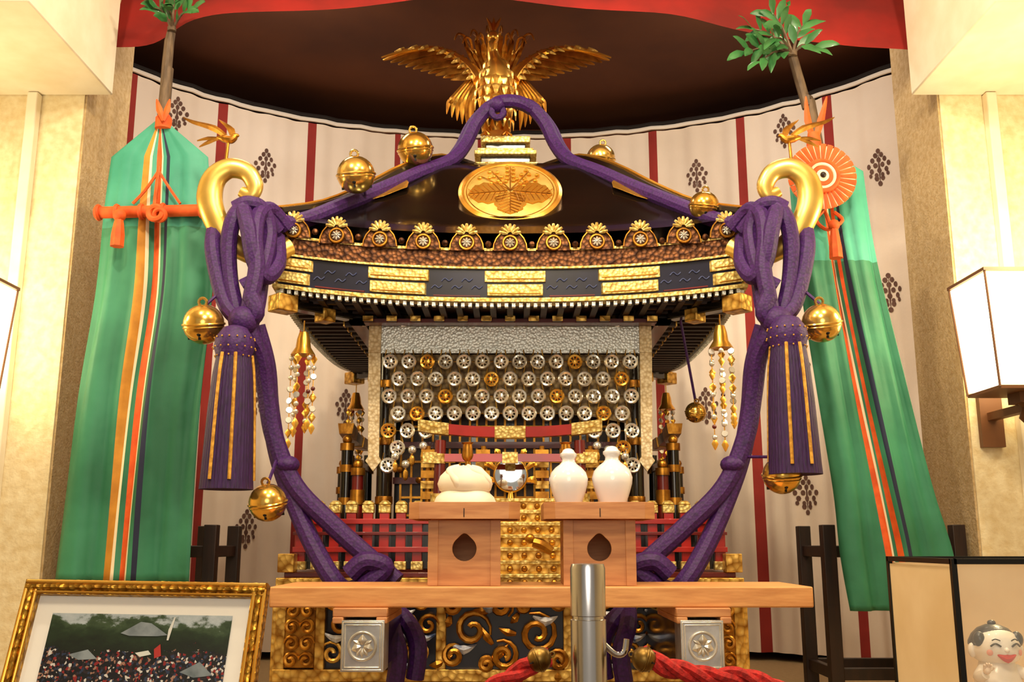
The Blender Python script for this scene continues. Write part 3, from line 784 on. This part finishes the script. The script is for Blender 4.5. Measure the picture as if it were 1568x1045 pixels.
for a,b in (((545,240,2.5),(560,300,2.58)),((636,205,2.75),(660,262,2.78)),((312,470,2.27),(345,440,2.31)),((410,742,2.27),(425,700,2.36)),((1258,468,2.27),(1225,440,2.31)),((1197,700,2.27),(1140,700,2.36)),((1078,295,2.5),(1050,325,2.53)),((920,222,2.85),(905,250,2.80)),((1065,615,2.7),(1040,480,2.62))):
    g.tube([W(*a),W(*b)],.004,6,1)
part(mk,'round_bells',g,[goldB,blackm,purple])
g=G()
def yoraku(u,v0,v1,Y,s=1.0):
    c=W(u,v0,Y); H=c.z-W(u,v1,Y).z
    g.mt(0).lathe(c,[(.004,.02),(.012,.018),(.017,0),(.020,-.022),(.030,-.038),(.032,-.042),(.004,-.036)],16)
    g.cyl(c,c+V((0,0,.05)),.002,n=5)
    for i in range(6):
        q=2*pi*i/6+.3; d_=V((math.cos(q),math.sin(q),0))*.024*s; L=(H-.045)*random.uniform(.6,1)
        p=c+d_-V((0,0,.04)); g.mt(0).cyl(p,p-V((0,0,L)),.0012,n=4)
        z=.012
        while z<L:
            t=random.random(); q_=p-V((0,0,z))
            if t<.25: g.mt(1).sph(q_,.007,8,5)
            elif t<.75: g.mt(0).leaf([q_+V((0,0,.01)),q_,q_-V((0,0,.014))],[.002,.010,.001],(random.uniform(-.6,.6),-1,0),.2,2)
            elif t<.82: g.mt(2).sph(q_,.006,8,5)
            else: g.mt(1).lathe(q_,[(.009,0),(.008,.003)],10,(random.uniform(-.5,.5),-1,.2))
            z+=random.uniform(.02,.034)
        g.mt(0).leaf([p-V((0,0,L)),p-V((0,0,L+.012)),p-V((0,0,L+.028))],[.002,.009,.001],(0,-1,0),.3,2)
yoraku(465,520,700,2.50,1.2); yoraku(1103,510,690,2.50,1.2); yoraku(545,610,735,3.45); yoraku(1020,610,720,3.45)
part(mk,'corner_pendants',g,[gold,silver,dkred])
# ================================================================== SHELF + OFFERINGS
sh=obj('offering_shelf_board'); ya=1.95; zt_=Zv(899,ya); zb_=Zv(931,ya)
a=W(412,915,ya).x; b=W(1246,915,ya).x
part(sh,'board',G().box(a,b,ya,2.19,zb_,zt_),wood,bevel=.003)
g=G()
for uc in (551,1078):
    c0=W(uc,940,1.935); hw=M(42,940,1.935)
    zc_=W(uc,951,1.93).z
    g.mt(0).box(c0.x-hw,c0.x+hw,1.937,2.19,zc_+.006,zb_).box(c0.x-hw,c0.x-hw*.6,1.935,2.19,zc_-.006,zc_+.006).box(c0.x+hw*.6,c0.x+hw,1.935,2.19,zc_-.006,zc_+.006)
part(sh,'saddle_blocks',g,wood2,bevel=.002)
ZS=zt_+.0005
def sanbo(uc,name='sanbo_offering_stand'):
    e=obj(name); yb=1.985; cx=W(uc,850,yb).x; hb=M(54,850,yb); z0=ZS; z1=Zv(797,yb); D=.12
    g=G(); T=.006
    def holeplate(o,ax,w,zlo,zhi,nv):
        n=48; zc=zlo+(zhi-zlo)*.56; R=.024; inn=[];out=[]
        for i in range(n):
            q=2*pi*i/n+1e-4; c_,s_=math.cos(q),math.sin(q)
            rr=R*(1+.25*max(0,s_)**14); inn.append((rr*c_,zc+rr*s_))
            k=min(w/abs(c_),((zhi-zc) if s_>0 else (zc-zlo))/max(abs(s_),1e-6)); out.append((k*c_,zc+k*s_))
        P=lambda t,off:o+ax*t[0]+V((0,0,t[1]))+nv*off
        vs=[P(t,0) for t in out]+[P(t,0) for t in inn]+[P(t,T) for t in out]+[P(t,T) for t in inn]
        fs=[]
        for i in range(n):
            k=(i+1)%n; fs+=[(i,k,n+k,n+i),(2*n+i,3*n+i,3*n+k,2*n+k),(n+i,n+k,3*n+k,3*n+i),(i,2*n+i,2*n+k,k)]
        g.add(vs,fs)
    holeplate(V((cx,yb,0)),V((1,0,0)),hb,z0,z1,V((0,1,0)))
    holeplate(V((cx-hb,yb+D/2+.02,0)),V((0,1,0)),D/2+.02-.0005,z0,z1,V((1,0,0)))
    holeplate(V((cx+hb-T,yb+D/2+.02,0)),V((0,1,0)),D/2+.02-.0005,z0,z1,V((1,0,0)))
    g.box(cx-hb,cx+hb,yb+D+.034,yb+D+.04,z0,z1)
    for (xa,xb) in ((cx-hb-.002,cx-hb+.018),(cx+hb-.018,cx+hb+.002)): g.box(xa,xb,yb-.005,yb-.0005,z0,z1)
    part(e,'stand_body',g,wood2,bevel=.0006,angle=30)
    g=G(); yt0=1.955; ht=M(86,780,yt0); zt0=Zv(795,yt0); zt1=Zv(769,yt0); c=.022; DT=.225
    def octo(h,d0,d1,cc): return [(cx-h+cc,d0),(cx+h-cc,d0),(cx+h,d0+cc),(cx+h,d1-cc),(cx+h-cc,d1),(cx-h+cc,d1),(cx-h,d1-cc),(cx-h,d0+cc)]
    g.ext([(x,y,zt0+.006) for x,y in octo(ht-.004,yt0+.004,yt0+DT-.004,c)],(0,0,.006))
    o_=octo(ht,yt0,yt0+DT,c); i_=octo(ht-.005,yt0+.005,yt0+DT-.005,c)
    vs=[(x,y,z) for z in (zt0,zt1) for x,y in o_]+[(x,y,z) for z in (zt0,zt1) for x,y in i_]
    fs=[]
    for i in range(8):
        k=(i+1)%8; fs+=[(i,k,8+k,8+i),(16+i,24+i,24+k,16+k),(8+i,8+k,24+k,24+i),(i,16+i,16+k,k)]
    g.add(vs,fs)
    g.mt(1).box(cx-.001,cx+.001,yt0-.001,yt0,zt0+.004,zt1-.012)
    part(e,'tray',g,[wood2,brownw],bevel=.0008)
    return cx,zt0+.0125
cx1,zt1_=sanbo(711); cx2,zt2_=sanbo(918)
e=obj('stacked_rice_cakes'); g=G(); yq=2.05
c=V((W(712,760,yq).x,yq,zt1_)); k=M(1,740,yq)
g.lathe(c,[(40*k,0),(47*k,4*k),(49*k,13*k),(44*k,25*k),(36*k,33*k),(10*k,34*k)],40,fl=.03,flc=5)
g.lathe(c+V((0,0,31*k)),[(30*k,-1*k),(38*k,4*k),(41*k,14*k),(37*k,26*k),(27*k,36*k),(14*k,41*k),(2*k,42*k)],40,fl=.035,flc=4)
for q0 in (.4,1.9,3.6,5.2):
    d=V((math.cos(q0),math.sin(q0),0)); d2=V((math.cos(q0+.8),math.sin(q0+.8),0))
    g.tube([c+d*10*k+V((0,0,72*k)),c+d*26*k+V((0,0,64*k)),c+d2*37*k+V((0,0,48*k)),c+d2*34*k+V((0,0,36*k))],[.004,.008,.009,.004],8,5)
part(e,'cakes',g,mochi,angle=70)
def bottle(u,yq,sc):
    e=obj('sake_bottle'); c=V((W(u,760,yq).x,yq,zt2_)); k=M(1,730,yq)*sc
    pr=[(15,0),(18,1),(18,6),(22,18),(27,32),(31,46),(32,56),(29,66),(22,74),(14,80),(11,84),(10.5,88),(12,91),(14,93),(14,97),(11,99),(9,103),(6,105),(2,106)]
    part(e,'body',G().lathe(c,[(r*k,h*k) for r,h in pr],40),porc,angle=50)
bottle(871,2.02,.93); bottle(938,2.04,.97)
for u in (716,866):
    e=obj('brass_candle_cup'); p=W(u,690,2.15); g=G()
    g.lathe(V((p.x,2.145,zt1_)),[(.022,0),(.022,.004),(.006,.008),(.005,.115),(.010,.12),(.013,.128),(.010,.152),(.014,.156),(.003,.158)],20)
    part(e,'cup',g,goldO)
# ================================================================== BANNERS
YBn=2.50
def banner(rows,fr,Y,name='festival_silk_banner'):
    e=obj(name)
    cols=sorted(set([0]+[x for x,_ in fr]+[1]+[i/24 for i in range(25)]))
    Rw=[V((a,b,v)) for v,a,b in rows]
    R=[Rw[0].lerp(Rw[1],i/6) for i in range(6)]+crom(Rw[1:],6); n=len(R)-1; nc=len(cols)-1
    vs=[]
    for r_ in R:
        for c_ in cols:
            u=r_.x+(r_.y-r_.x)*c_; p=W(u,r_.z,Y); d=min(1,max(0,(r_.z-rows[0][0]))/200)
            p.y+=d*(.011*math.sin(c_*13+r_.z*.004)+.007*math.sin(c_*27+1)+.004*math.sin(c_*50+r_.z*.01)); vs.append(p)
    g=G(); g.v=[tuple(q) for q in vs]
    for j in range(n):
        for i in range(nc):
            a=j*(nc+1)+i; g.f.append((a,a+1,a+nc+2,a+nc+1)); cm_=(cols[i]+cols[i+1])/2; m_=0 if R[j].z>rows[0][0]+150 else 1
            for (x,mm),(x2,_) in zip(fr,fr[1:]+[(9,0)]):
                if x<=cm_<x2: m_=mm if mm is not None else m_
            g.m.append(m_)
    o=part(e,'silk_cloth',g,[green,greenL,ogold,creamS,orange,navy],nrm=False,angle=180)
    so=o.modifiers.new('solid','SOLIDIFY'); so.thickness=.002
    return e
fr=[(0,None),(.35,2),(.41,3),(.43,None),(.47,4),(.53,3),(.545,None),(.58,5),(.615,None)]
eL=banner([(182,243,249),(240,170,318),(330,156,322),(450,143,324),(600,118,308),(750,100,297),(893,84,290)],fr,YBn)
frR=[(0,None),(.40,4),(.455,3),(.48,None),(.51,4),(.545,None),(.575,5),(.61,None)]
eR=banner([(222,1247,1253),(262,1208,1322),(400,1222,1345),(600,1253,1392),(750,1278,1430),(850,1288,1460),(936,1302,1470)],frR,YBn)
YR=YBn-.03; YPo=2.56
g=G(); tl=W(262,50,YPo); bl=V((tl.x,2.6,STAGE+.003)); g.mt(0).tube([bl,W(250,180,YPo),tl],[.018,.015,.012],10,4)
g.cyl(W(250,180,YPo),W(257,105,YPo),.017,.016)
part(eL,'pole',g,bark)
g=G(); a=W(146,326,YR); b=W(314,322,YR)
g.mt(0).cyl(a,b,.016,n=12)
for t in (.03,.97,.42,.62,.2): p=a.lerp(b,t); g.torus(p,.017,.006,(1,0,.03),14,6)
c=W(183,330,YR-.02); g.lathe(c-V((0,0,.085)),[(.017,0),(.017,.03),(.013,.06),(.008,.085)],16,fl=.06,flc=8); g.sph(c,.017)
c=W(238,326,YR-.02); g.torus(c,.018,.008,(0,1,0),16,8); g.torus(c+V((.012,0,-.006)),.015,.006,(0,1,.4),16,8)
g.tube([W(243,262,YR),W(222,292,YR),W(203,312,YR)],.004,6,3); g.tube([W(243,262,YR),W(262,292,YR),W(276,312,YR)],.004,6,3)
g.tube([W(244,255,YR),W(240,285,YR),W(236,320,YR)],.005,6,3)
g.lathe(W(251,182,YBn),[(.022,-.03),(.022,0),(.014,.012)],12)
for t in (-1,1): g.leaf([W(250,185,YR),W(250+t*6,168,YR),W(250+t*10,152,YR)],[.004,.009,.002],(0,-1,0),.3,3)
part(eL,'cord_fittings',g,orange)
g=G(); tr=W(1214,88,YPo)
g.tube([V((W(1385,890,2.6).x,2.6,STAGE+.003)),W(1252,220,YPo),W(1236,165,YPo),tr],[.018,.015,.014,.013],10,4); part(eR,'pole',g,bark)
g=G(); rc=W(1257,272,YR-.02); R=M(52,272,YR); 
g.mt(1).lathe(rc,[(R*.97,0),(R*.97,.006),(R*.9,.009),(R*.4,.009),(R*.1,.008)],64,(0,-1,0))
for i in range(30):
    q=2*pi*i/30; d_=V((math.cos(q),0,math.sin(q))); n_=rc+V((0,-.010,0)); g.mt(0).leaf([n_+d_*R*.40,n_+d_*R*.7,n_+d_*R*1.0],[.003,.0058,.0082],(0,-1,0),.25,2)
g.mt(1).torus(rc+V((0,-.014,0)),R*.36,.0045,(0,1,0),32,8); g.mt(0).torus(rc+V((0,-.014,0)),R*.46,.006,(0,1,0),32,8)
g.mt(0).lathe(rc+V((0,-.010,0)),[(R*.32,0),(R*.3,.006),(R*.05,.007)],28,(0,-1,0))
g.mt(1).lathe(rc+V((0,-.016,0)),[(R*.2,0),(R*.05,.004)],20,(0,-1,0)).mt(2).sph(rc+V((0,-.02,0)),.008)
for t in (-1,1): g.mt(0).leaf([W(1247,220,YR),W(1247+t*10,185,YR),W(1250+t*16,148,YR)],[.006,.010,.002],(0,-1,0),.3,3)
g.mt(0).lathe(W(1246,215,YR),[(.016,-.04),(.02,-.01),(.015,.02)],12)
g.tube([W(1262,322,YR),W(1268,335,YR),W(1273,350,YR)],.005,6,3); c=W(1277,345,YR-.02); g.sph(c,.015); g.lathe(c-V((0,0,.09)),[(.017,0),(.016,.03),(.012,.06),(.008,.09)],16,fl=.06,flc=8)
g.tube([W(1262,322,YR),W(1250,338,YR),W(1268,352,YR),W(1290,338,YR),W(1277,325,YR)],.005,6,4)
part(eR,'rosette_and_cords',g,[orange,creamS,brownw])
def sprig(name,base,tw,Y,L0=34):
    e=obj(name); g=G(); b0=W(base[0],base[1],Y)
    for (du,dv,dy,nl) in tw:
        tip=W(base[0]+du,base[1]+dv,Y+dy); mid=b0.lerp(tip,.5)+V((0,0,.02))
        P=crom([b0,mid,tip],8); g.mt(1).tube([b0,mid,tip],[.005,.0035,.0015],5,4)
        for i in range(nl):
            t=.3+.7*(i/(max(1,nl-1))); p=P[min(int(t*(len(P)-1)),len(P)-1)]
            d=(P[-1]-P[0]).normalized(); sd=V((d.z,0,-d.x))*(1 if i%2 else -1)
            f=.9 if i<nl-1 else .1
            dd=(d*.75+sd*f*random.uniform(.5,1)+V((0,random.uniform(-.7,.3),random.uniform(-.35,.1)))).normalized()
            L=M(L0,base[1],Y)*random.uniform(.8,1.15)
            nn_=V((random.uniform(-.7,.7),-1,random.uniform(-.3,.8)))
            g.mt(0).leaf([p,p+dd*L*.35+V((0,0,.004)),p+dd*L*.7+V((0,0,.002)),p+dd*L-V((0,0,.006))],[.002,.0125,.0105,.0005],nn_,.2,3)
    g.mt(1).cyl(W(base[0],base[1]+2,Y),W(base[0],base[1]-4,Y),.012)
    part(e,'leaves',g,[leafm,bark])
sprig('sakaki_sprig',(263,46),[(-26,-34,-.05,6),(4,-48,.0,6),(30,-30,-.03,6),(-4,-30,-.08,5)],2.55,30)
sprig('sakaki_sprig',(1214,84),[(-72,-4,-.03,9),(-62,-40,.0,8),(-30,-62,-.02,8),(16,-46,.0,7),(-50,10,-.06,6),(-30,-26,-.08,6),(30,-10,-.03,5)],2.55,38)
def stand(x0,x1,name='wooden_banner_stand'):
    e=obj(name); g=G(); y0,y1=2.66,2.88; z1=1.245; t=.017
    for x in (x0,(x0+x1)/2+.09,x1):
        for y in (y0,y1): g.box(x-t,x+t,y-t,y+t,STAGE,z1)
    for y in (y0,y1):
        g.box(x0,x1,y-.01,y+.01,z1-.085,z1-.055).box(x0,x1,y-.01,y+.01,STAGE+.1,STAGE+.13)
    for x in (x0,x1): g.box(x-.01,x+.01,y0,y1,z1-.085,z1-.055).box(x-.01,x+.01,y0,y1,STAGE+.1,STAGE+.13)
    part(e,'frame',g,dwood,bevel=.002)
stand(-1.15,-.80); stand(.84,1.185)
# ================================================================== FOREGROUND
st=obj('rope_stanchion'); ys=1.40; c=W(900,900,ys); r=M(27,900,ys); zt2=Zv(864,ys); zm=Zv(946,ys)
g=G(); g.lathe((c.x,ys,0),[(.15,0),(.15,.012),(.06,.02),(r,.03),(r,zm-.003),(r*.9,zm-.002),(r*.9,zm+.002),(r,zm+.003),(r,zt2-.006),(r*.93,zt2),(r*.3,zt2+.001)],40)
hk=W(938,1000,ys)
g.tube([V((c.x+r*.9,ys,hk.z+.01)),V((c.x+r+.012,ys,hk.z-.002)),V((c.x+r+.024,ys,hk.z+.0)),V((c.x+r+.028,ys,hk.z+.018))],.004,8,4)
part(st,'post',g,steel,angle=30)
def rope3(g,pts,r):
    P=crom(pts,14)
    Ls=[0]
    for i in range(1,len(P)): Ls.append(Ls[-1]+(P[i]-P[i-1]).length)
    n=int(Ls[-1]/(r*.45)); Q0=[];j=0
    for i in range(n+1):
        d=Ls[-1]*i/n
        while j<len(P)-2 and Ls[j+1]<d: j+=1
        Q0.append(P[j].lerp(P[j+1],min(1,(d-Ls[j])/max(1e-9,Ls[j+1]-Ls[j]))))
    for s_ in range(3):
        Q=[]
        for i,p in enumerate(Q0):
            t=(Q0[min(i+1,n)]-Q0[max(i-1,0)]).normalized(); a=V((0,1,0)); b=t.cross(a).normalized()
            q=i*.45*.8+s_*2*pi/3
            Q.append(p+(a*math.cos(q)+b*math.sin(q))*r*.52)
        g.tube(Q,r*.56,7,1)
g=G()
B=W(805,1022,ys)
rope3(g,[V((c.x-r-.03,ys-.0,Zv(1006,ys))),B,W(770,1046,ys),V((-.2,ys,.92)),V((-.5,ys,.86)),V((-.95,ys,.95)),V((-1.45,ys,1.05))],.0135)
rope3(g,[V((c.x+r+.045,ys,Zv(1000,ys))),W(1015,1020,ys),W(1090,1038,ys),W(1180,1052,ys),V((.6,ys,.88)),V((1.0,ys,.93)),V((1.45,ys,1.05))],.0135)
ro=obj('red_barrier_rope'); part(ro,'rope',g,redrope)
g=G()
for u in (826,986):
    p=W(u,1010,ys-.005); bell(g,p,M(19,1010,ys),ax=(.9*(1 if u<900 else -1),-.1,.35))
part(ro,'end_bells',g,[brass,blackm])
for x in (-1.48,1.48):
    e=obj('rope_stanchion'); part(e,'post',G().lathe((x,ys+.0,0),[(.15,0),(.15,.012),(.06,.02),(r,.03),(r,zt2-.006),(r*.3,zt2)],32),steel,angle=30)
# framed photograph
pf=obj('framed_festival_photograph'); A=W(45,890,1.30);B=W(412,896,1.30); rr=(B-A); Wd=rr.length; rr.normalize()
dn=V((0,-.3,-.95)); dn=(dn-rr*dn.dot(rr)).normalized(); nn=rr.cross(dn); 
if nn.y>0: nn=-nn
Hd=.24
Q=lambda x,y,o=0:A+rr*x+dn*y+nn*o
g=G(); fw=.0185
for (x0,y0,x1,y1) in ((0,0,Wd,fw),(0,Hd-fw,Wd,Hd),(0,fw,fw,Hd-fw),(Wd-fw,fw,Wd,Hd-fw)):
    cx=(x0+x1)/2;cy=(y0+y1)/2; g.mt(0).obox(Q(cx,cy,0),rr*(x1-x0)/2,dn*(y1-y0)/2,nn*.009)
    L=(x1-x0)>(y1-y0); 
    for o,rad,mi in ((-.32,.0028,1),(.36,.0022,1),(0.02,.004,0)):
        if L: p0,p1=Q(x0+.002,cy+o*fw,.009),Q(x1-.002,cy+o*fw,.009)
        else: p0,p1=Q(cx+o*fw,y0-.01,.009),Q(cx+o*fw,y1+.01,.009)
        g.mt(mi).cyl(p0,p1,rad,n=8)
g.mt(2).obox(Q(Wd/2,Hd/2,-.008),rr*Wd*.49,dn*Hd*.49,nn*.003)
part(pf,'gilt_frame',g,[frameg,gold,dwood])
part(pf,'mount_card',G().obox(Q(Wd/2,Hd/2,-.002),rr*(Wd/2-fw+.001),dn*(Hd/2-fw+.001),nn*.001),mats_white)
def photomat():
    m=bpy.data.materials.new('printed_festival_photo'); m.use_nodes=True; N=m.node_tree.nodes; L=m.node_tree.links; b=N['Principled BSDF']; b.inputs['Roughness'].default_value=.3
    uv=N.new('ShaderNodeUVMap'); sep=N.new('ShaderNodeSeparateXYZ'); L.new(uv.outputs[0],sep.inputs[0])
    no=N.new('ShaderNodeTexNoise'); no.inputs['Scale'].default_value=6; no.inputs['Detail'].default_value=9; no.inputs['Roughness'].default_value=.65; L.new(uv.outputs[0],no.inputs[0])
    ad=N.new('ShaderNodeMath'); ad.operation='MULTIPLY_ADD'; ad.inputs[1].default_value=.5; L.new(no.outputs['Fac'],ad.inputs[0]); L.new(sep.outputs['Y'],ad.inputs[2])
    rp=N.new('ShaderNodeValToRGB'); cr=rp.color_ramp; cr.elements[0].position=0; cr.elements[0].color=lin('#0c110a'); cr.elements[1].position=1.0; cr.elements[1].color=lin('#c9d2d8')
    mr=N.new('ShaderNodeMapRange'); mr.inputs[1].default_value=.85; mr.inputs[2].default_value=1.35; L.new(ad.outputs[0],mr.inputs[0])
    for p,c_ in ((.3,'#151e11'),(.55,'#22331d'),(.70,'#3d5036'),(.77,'#a9b6bf')):
        e_=cr.elements.new(p); e_.color=lin(c_)
    L.new(mr.outputs[0],rp.inputs[0])
    mp=N.new('ShaderNodeMapping'); mp.inputs['Scale'].default_value=(80,52,1); L.new(uv.outputs[0],mp.inputs[0])
    vo=N.new('ShaderNodeTexVoronoi'); vo.inputs['Scale'].default_value=1; L.new(mp.outputs[0],vo.inputs[0])
    s2=N.new('ShaderNodeSeparateColor'); L.new(vo.outputs['Color'],s2.inputs[0])
    r2=N.new('ShaderNodeValToRGB'); r2.color_ramp.interpolation='CONSTANT'; c2=r2.color_ramp; c2.elements[0].color=lin('#101015'); c2.elements[1].position=.92; c2.elements[1].color=lin('#c8c4c0')
    for p,c_ in ((.45,'#2a2024'),(.62,'#842222'),(.70,'#28344e'),(.83,'#97705f')):
        e_=c2.elements.new(p); e_.color=lin(c_)
    L.new(s2.outputs[0],r2.inputs[0])
    gt=N.new('ShaderNodeMath'); gt.operation='GREATER_THAN'; gt.inputs[1].default_value=.96; L.new(ad.outputs[0],gt.inputs[0])
    mx=N.new('ShaderNodeMix'); mx.data_type='RGBA'; L.new(gt.outputs[0],mx.inputs[0]); L.new(r2.outputs[0],mx.inputs[6]); L.new(rp.outputs[0],mx.inputs[7])
    L.new(mx.outputs[2],b.inputs['Base Color']); return m
g=G(); bx=fw+.022; ph=[Q(bx,bx,.0005),Q(Wd-bx,bx,.0005),Q(Wd-bx,Hd-bx,.0005),Q(bx,Hd-bx,.0005)]
g.add(ph,[(0,1,2,3)]); o=part(pf,'print',g,photomat(),nrm=False); uvl=o.data.uv_layers.new(name='UVMap')
for i,uvc in enumerate(((0,1),(1,1),(1,0),(0,0))): uvl.data[i].uv=uvc
g=G()
def pq(pts,o_=.001): g.ext([Q(bx+x*(Wd-2*bx),bx+y*(Hd-2*bx),o_) for x,y in pts],nn*.0002)
g.mt(1); pq([(.40,.15),(.5,.06),(.56,.07),(.66,.16),(.6,.17),(.45,.17)],.0013); pq([(.76,.44),(.86,.36),(.94,.46),(.84,.48)],.0013); pq([(.14,.32),(.24,.28),(.3,.35),(.2,.36)],.0013)
g.mt(2); pq([(.66,.12),(.68,.02),(.688,.02),(.670,.20),(.66,.20)],.0016); pq([(.5,.30),(.57,.28),(.59,.31),(.53,.33)],.0016)
g.mt(0); pq([(.60,.27),(.63,.23),(.645,.32),(.61,.34)],.0016)
part(pf,'print_shapes',g,[mat('print_red','#a82a24',.4),mat('print_roofs','#59646c',.4,0,'#87929a',40),mat('print_flag','#d0d2ce',.4)])
dt=obj('display_table'); low=Q(Wd/2,Hd).z-.012; g=G(); g.box(-.85,-.22,1.1,1.36,low-.03,low)
for x in (-.83,-.24):
    for y in (1.12,1.34): g.box(x-.015,x+.015,y-.015,y+.015,0,low-.03)
part(dt,'table',g,dwood,bevel=.002)
g=G(); g.obox(Q(Wd/2,Hd*.55,-.05),rr*.02,V((0,0,-.1)),nn*.003); part(pf,'easel_leg',g,dwood)
# display case at right (glass, figurine inside)
dc=obj('glass_display_case'); yc0=1.48; yb0=1.73; x0=W(1459,860,yc0).x; x1=1.2; zc=Zv(856,yc0); g=G(); t=.004
for x in (x0,x1):
    for y in (yc0,yb0): g.mt(0).box(x-t,x+t,y-t,y+t,0,zc)
for z in (zc-t,.955,.02):
    for y in (yc0,yb0): g.box(x0,x1,y-t,y+t,z-t,z+t)
    for x in (x0,x1): g.box(x-t,x+t,yc0,yb0,z-t,z+t)
part(dc,'metal_frame',g,blackm)
g=G(); g.mt(0).box(x0+t,x1-t,yb0-.004,yb0,.02,zc-.01).box(x0+t,x1-t,yc0+.006,yb0-.005,.95,.96).box(x0+t,x1-t,yc0,yc0+.005,.02,.945)
g.mt(1).box(x0-.001,x0+.001,yc0+t,yb0-t,.02,zc-.012)
part(dc,'backing_and_shelf',g,[casebk,mat('case_side_panel','#eed6ac',.7,0,'#e0c494',6)])
g=G(); g.box(x0+t,x1-t,yc0-.001,yc0+.001,.962,zc-.008)
part(dc,'glass_panes',g,glassm)
dl=obj('ceramic_lucky_doll'); yd=1.58; c=V((W(1525,1000,yd).x,yd,.961)); 
hz=W(1523,990,yd).z-c.z; k=M(1,990,yd)*.92
H=c+V((0,0,hz))
g=G(); g.mt(0).lathe(H,[(.5*k,-31*k),(18*k,-30*k),(34*k,-20*k),(40*k,-7*k),(37*k,8*k),(30*k,21*k),(17*k,30*k),(.5*k,33*k)],32)
for sx in (-1,1): g.sph(H+V((sx*39*k,0,-6*k)),7*k,10,6,rz=12*k)
g.sph(H+V((0,-38*k,-3*k)),4.5*k,10,6)
part(dl,'head',g,dollrobe,angle=70)
g=G()
g.lathe(H+V((0,5*k,2*k)),[(40*k,0),(39.5*k,6*k),(34*k,17*k),(24*k,27*k),(10*k,33*k),(.5*k,34*k)],32)
for sx in (-1,1):   # side locks
    g.sph(H+V((sx*31*k,-12*k,12*k)),10*k,12,8,rz=13*k)
g.sph(H+V((0,6*k,37*k)),7*k,12,8,rz=5*k)
for sx in (-1,1):
    g.tube([H+V((sx*24*k,-34*k,3*k)),H+V((sx*17*k,-37.5*k,7.5*k)),H+V((sx*9*k,-39*k,3*k))],1.6*k,6,4)
    g.tube([H+V((sx*21*k,-34*k,12*k)),H+V((sx*16*k,-36*k,14.5*k)),H+V((sx*9*k,-38*k,12*k))],1.1*k,6,4)
g.mt(1).leaf([H+V((-15*k,-37*k,-10*k)),H+V((0,-39*k,-16*k)),H+V((15*k,-37*k,-10*k))],[1*k,7*k,1*k],(0,-1,0),.3,4)
g.mt(2)
for sx in (-1,1): g.lathe(H+V((sx*25*k,-32*k,-7*k)),[(5*k,0),(3*k,1.2*k)],12,(sx*.6,-1,0))
part(dl,'hair_and_face',g,[dollblk,dollred,mat('doll_blush','#eba08a',.5)])
g=G(); g.mt(0).lathe(c,[(34*k,0),(40*k,6*k),(38*k,24*k),(28*k,hz-26*k),(18*k,hz-20*k)],28)
g.mt(3).torus(c+V((0,0,14*k)),39*k,4*k,(0,0,1),28,8)
for sx in (-1,1):
    a=[c+V((sx*26*k,-6*k,hz-36*k)),c+V((sx*42*k,-22*k,hz-46*k)),c+V((sx*38*k,-38*k,hz-40*k))]
    g.mt(0).tube(a,[10*k,9*k,8*k],10,4)
    h=c+V((sx*37*k,-42*k,hz-34*k)); g.mt(2).sph(h,6*k,10,6)
    for i in range(4): g.tube([h+V((sx*(i-1.5)*3*k,-1*k,3*k)),h+V((sx*(i-1.5)*3.6*k,-3*k,(8+(1.5 if i in(1,2) else 0))*k)),h+V((sx*(i-1.5)*3.8*k,-6*k,(10+(2 if i in(1,2) else 0))*k))],1.6*k,6,3)
    g.tube([h+V((-sx*5*k,0,0)),h+V((-sx*9*k,-2*k,3*k)),h+V((-sx*10*k,-3*k,6*k))],1.8*k,6,3)
g.mt(1)
for i in range(6): q=-2.6+i*.4; g.sph(c+V((37*k*math.cos(q),37*k*math.sin(q),26*k)),3*k,8,5)
part(dl,'robed_body',g,[dollrobe,dollred,skin,dollyel],angle=60)
finish()
# ================================================================== LIGHT
def area(n,loc,tgt,size,pw,col):
    l=bpy.data.lights.new(n,'AREA'); l.shape='DISK'; l.size=size; l.energy=pw; l.color=col; o=bpy.data.objects.new(n,l); bpy.context.scene.collection.objects.link(o)
    o.location=loc; o.rotation_euler=(V(tgt)-V(loc)).to_track_quat('-Z','Y').to_euler()
area('ceiling_light',(0,.4,3.0),(0,2.9,1.6),.6,29,(1,.82,.56))
for i,(x,y) in enumerate(((-.85,1.3),(.85,1.3),(0,1.55))):
    area('ceiling_spot_%d'%i,(x,y,3.05),(x*.3,2.8,1.6),.1,15,(1,.84,.6))
area('front_fill_light',(0,-1.2,1.8),(0,3,1.6),1.3,18,(1,.88,.72))  # added soft fill from behind the camera
for i,x in enumerate((-.8,.8)):
    area('alcove_fill_%d'%i,(x,3.05,3.1),(x*.9,4.2,1.6),.45,11.5,(1,.86,.70))  # unseen fills added behind the canopy to brighten the curtain
for x,en in ((-1.42,10),(1.27,16)):
    l=bpy.data.lights.new('lantern_bulb','POINT'); l.energy=en; l.color=(1,.82,.48); l.shadow_soft_size=.1; o=bpy.data.objects.new('lantern_bulb',l); bpy.context.scene.collection.objects.link(o); o.location=(x,2.2,1.95)
w=bpy.data.worlds.new('w'); bpy.context.scene.world=w; w.use_nodes=True
w.node_tree.nodes['Background'].inputs[0].default_value=(1,.84,.62,1); w.node_tree.nodes['Background'].inputs[1].default_value=.40
cd=bpy.data.cameras.new('camera'); cd.lens=36*FL/1568; cd.sensor_width=36; cd.clip_start=.01
co=bpy.data.objects.new('camera',cd); bpy.context.scene.collection.objects.link(co); co.location=CAM; co.rotation_euler=(math.radians(90)+TH,0,0)
bpy.context.scene.camera=co
bpy.context.scene.view_settings.view_transform='Standard'
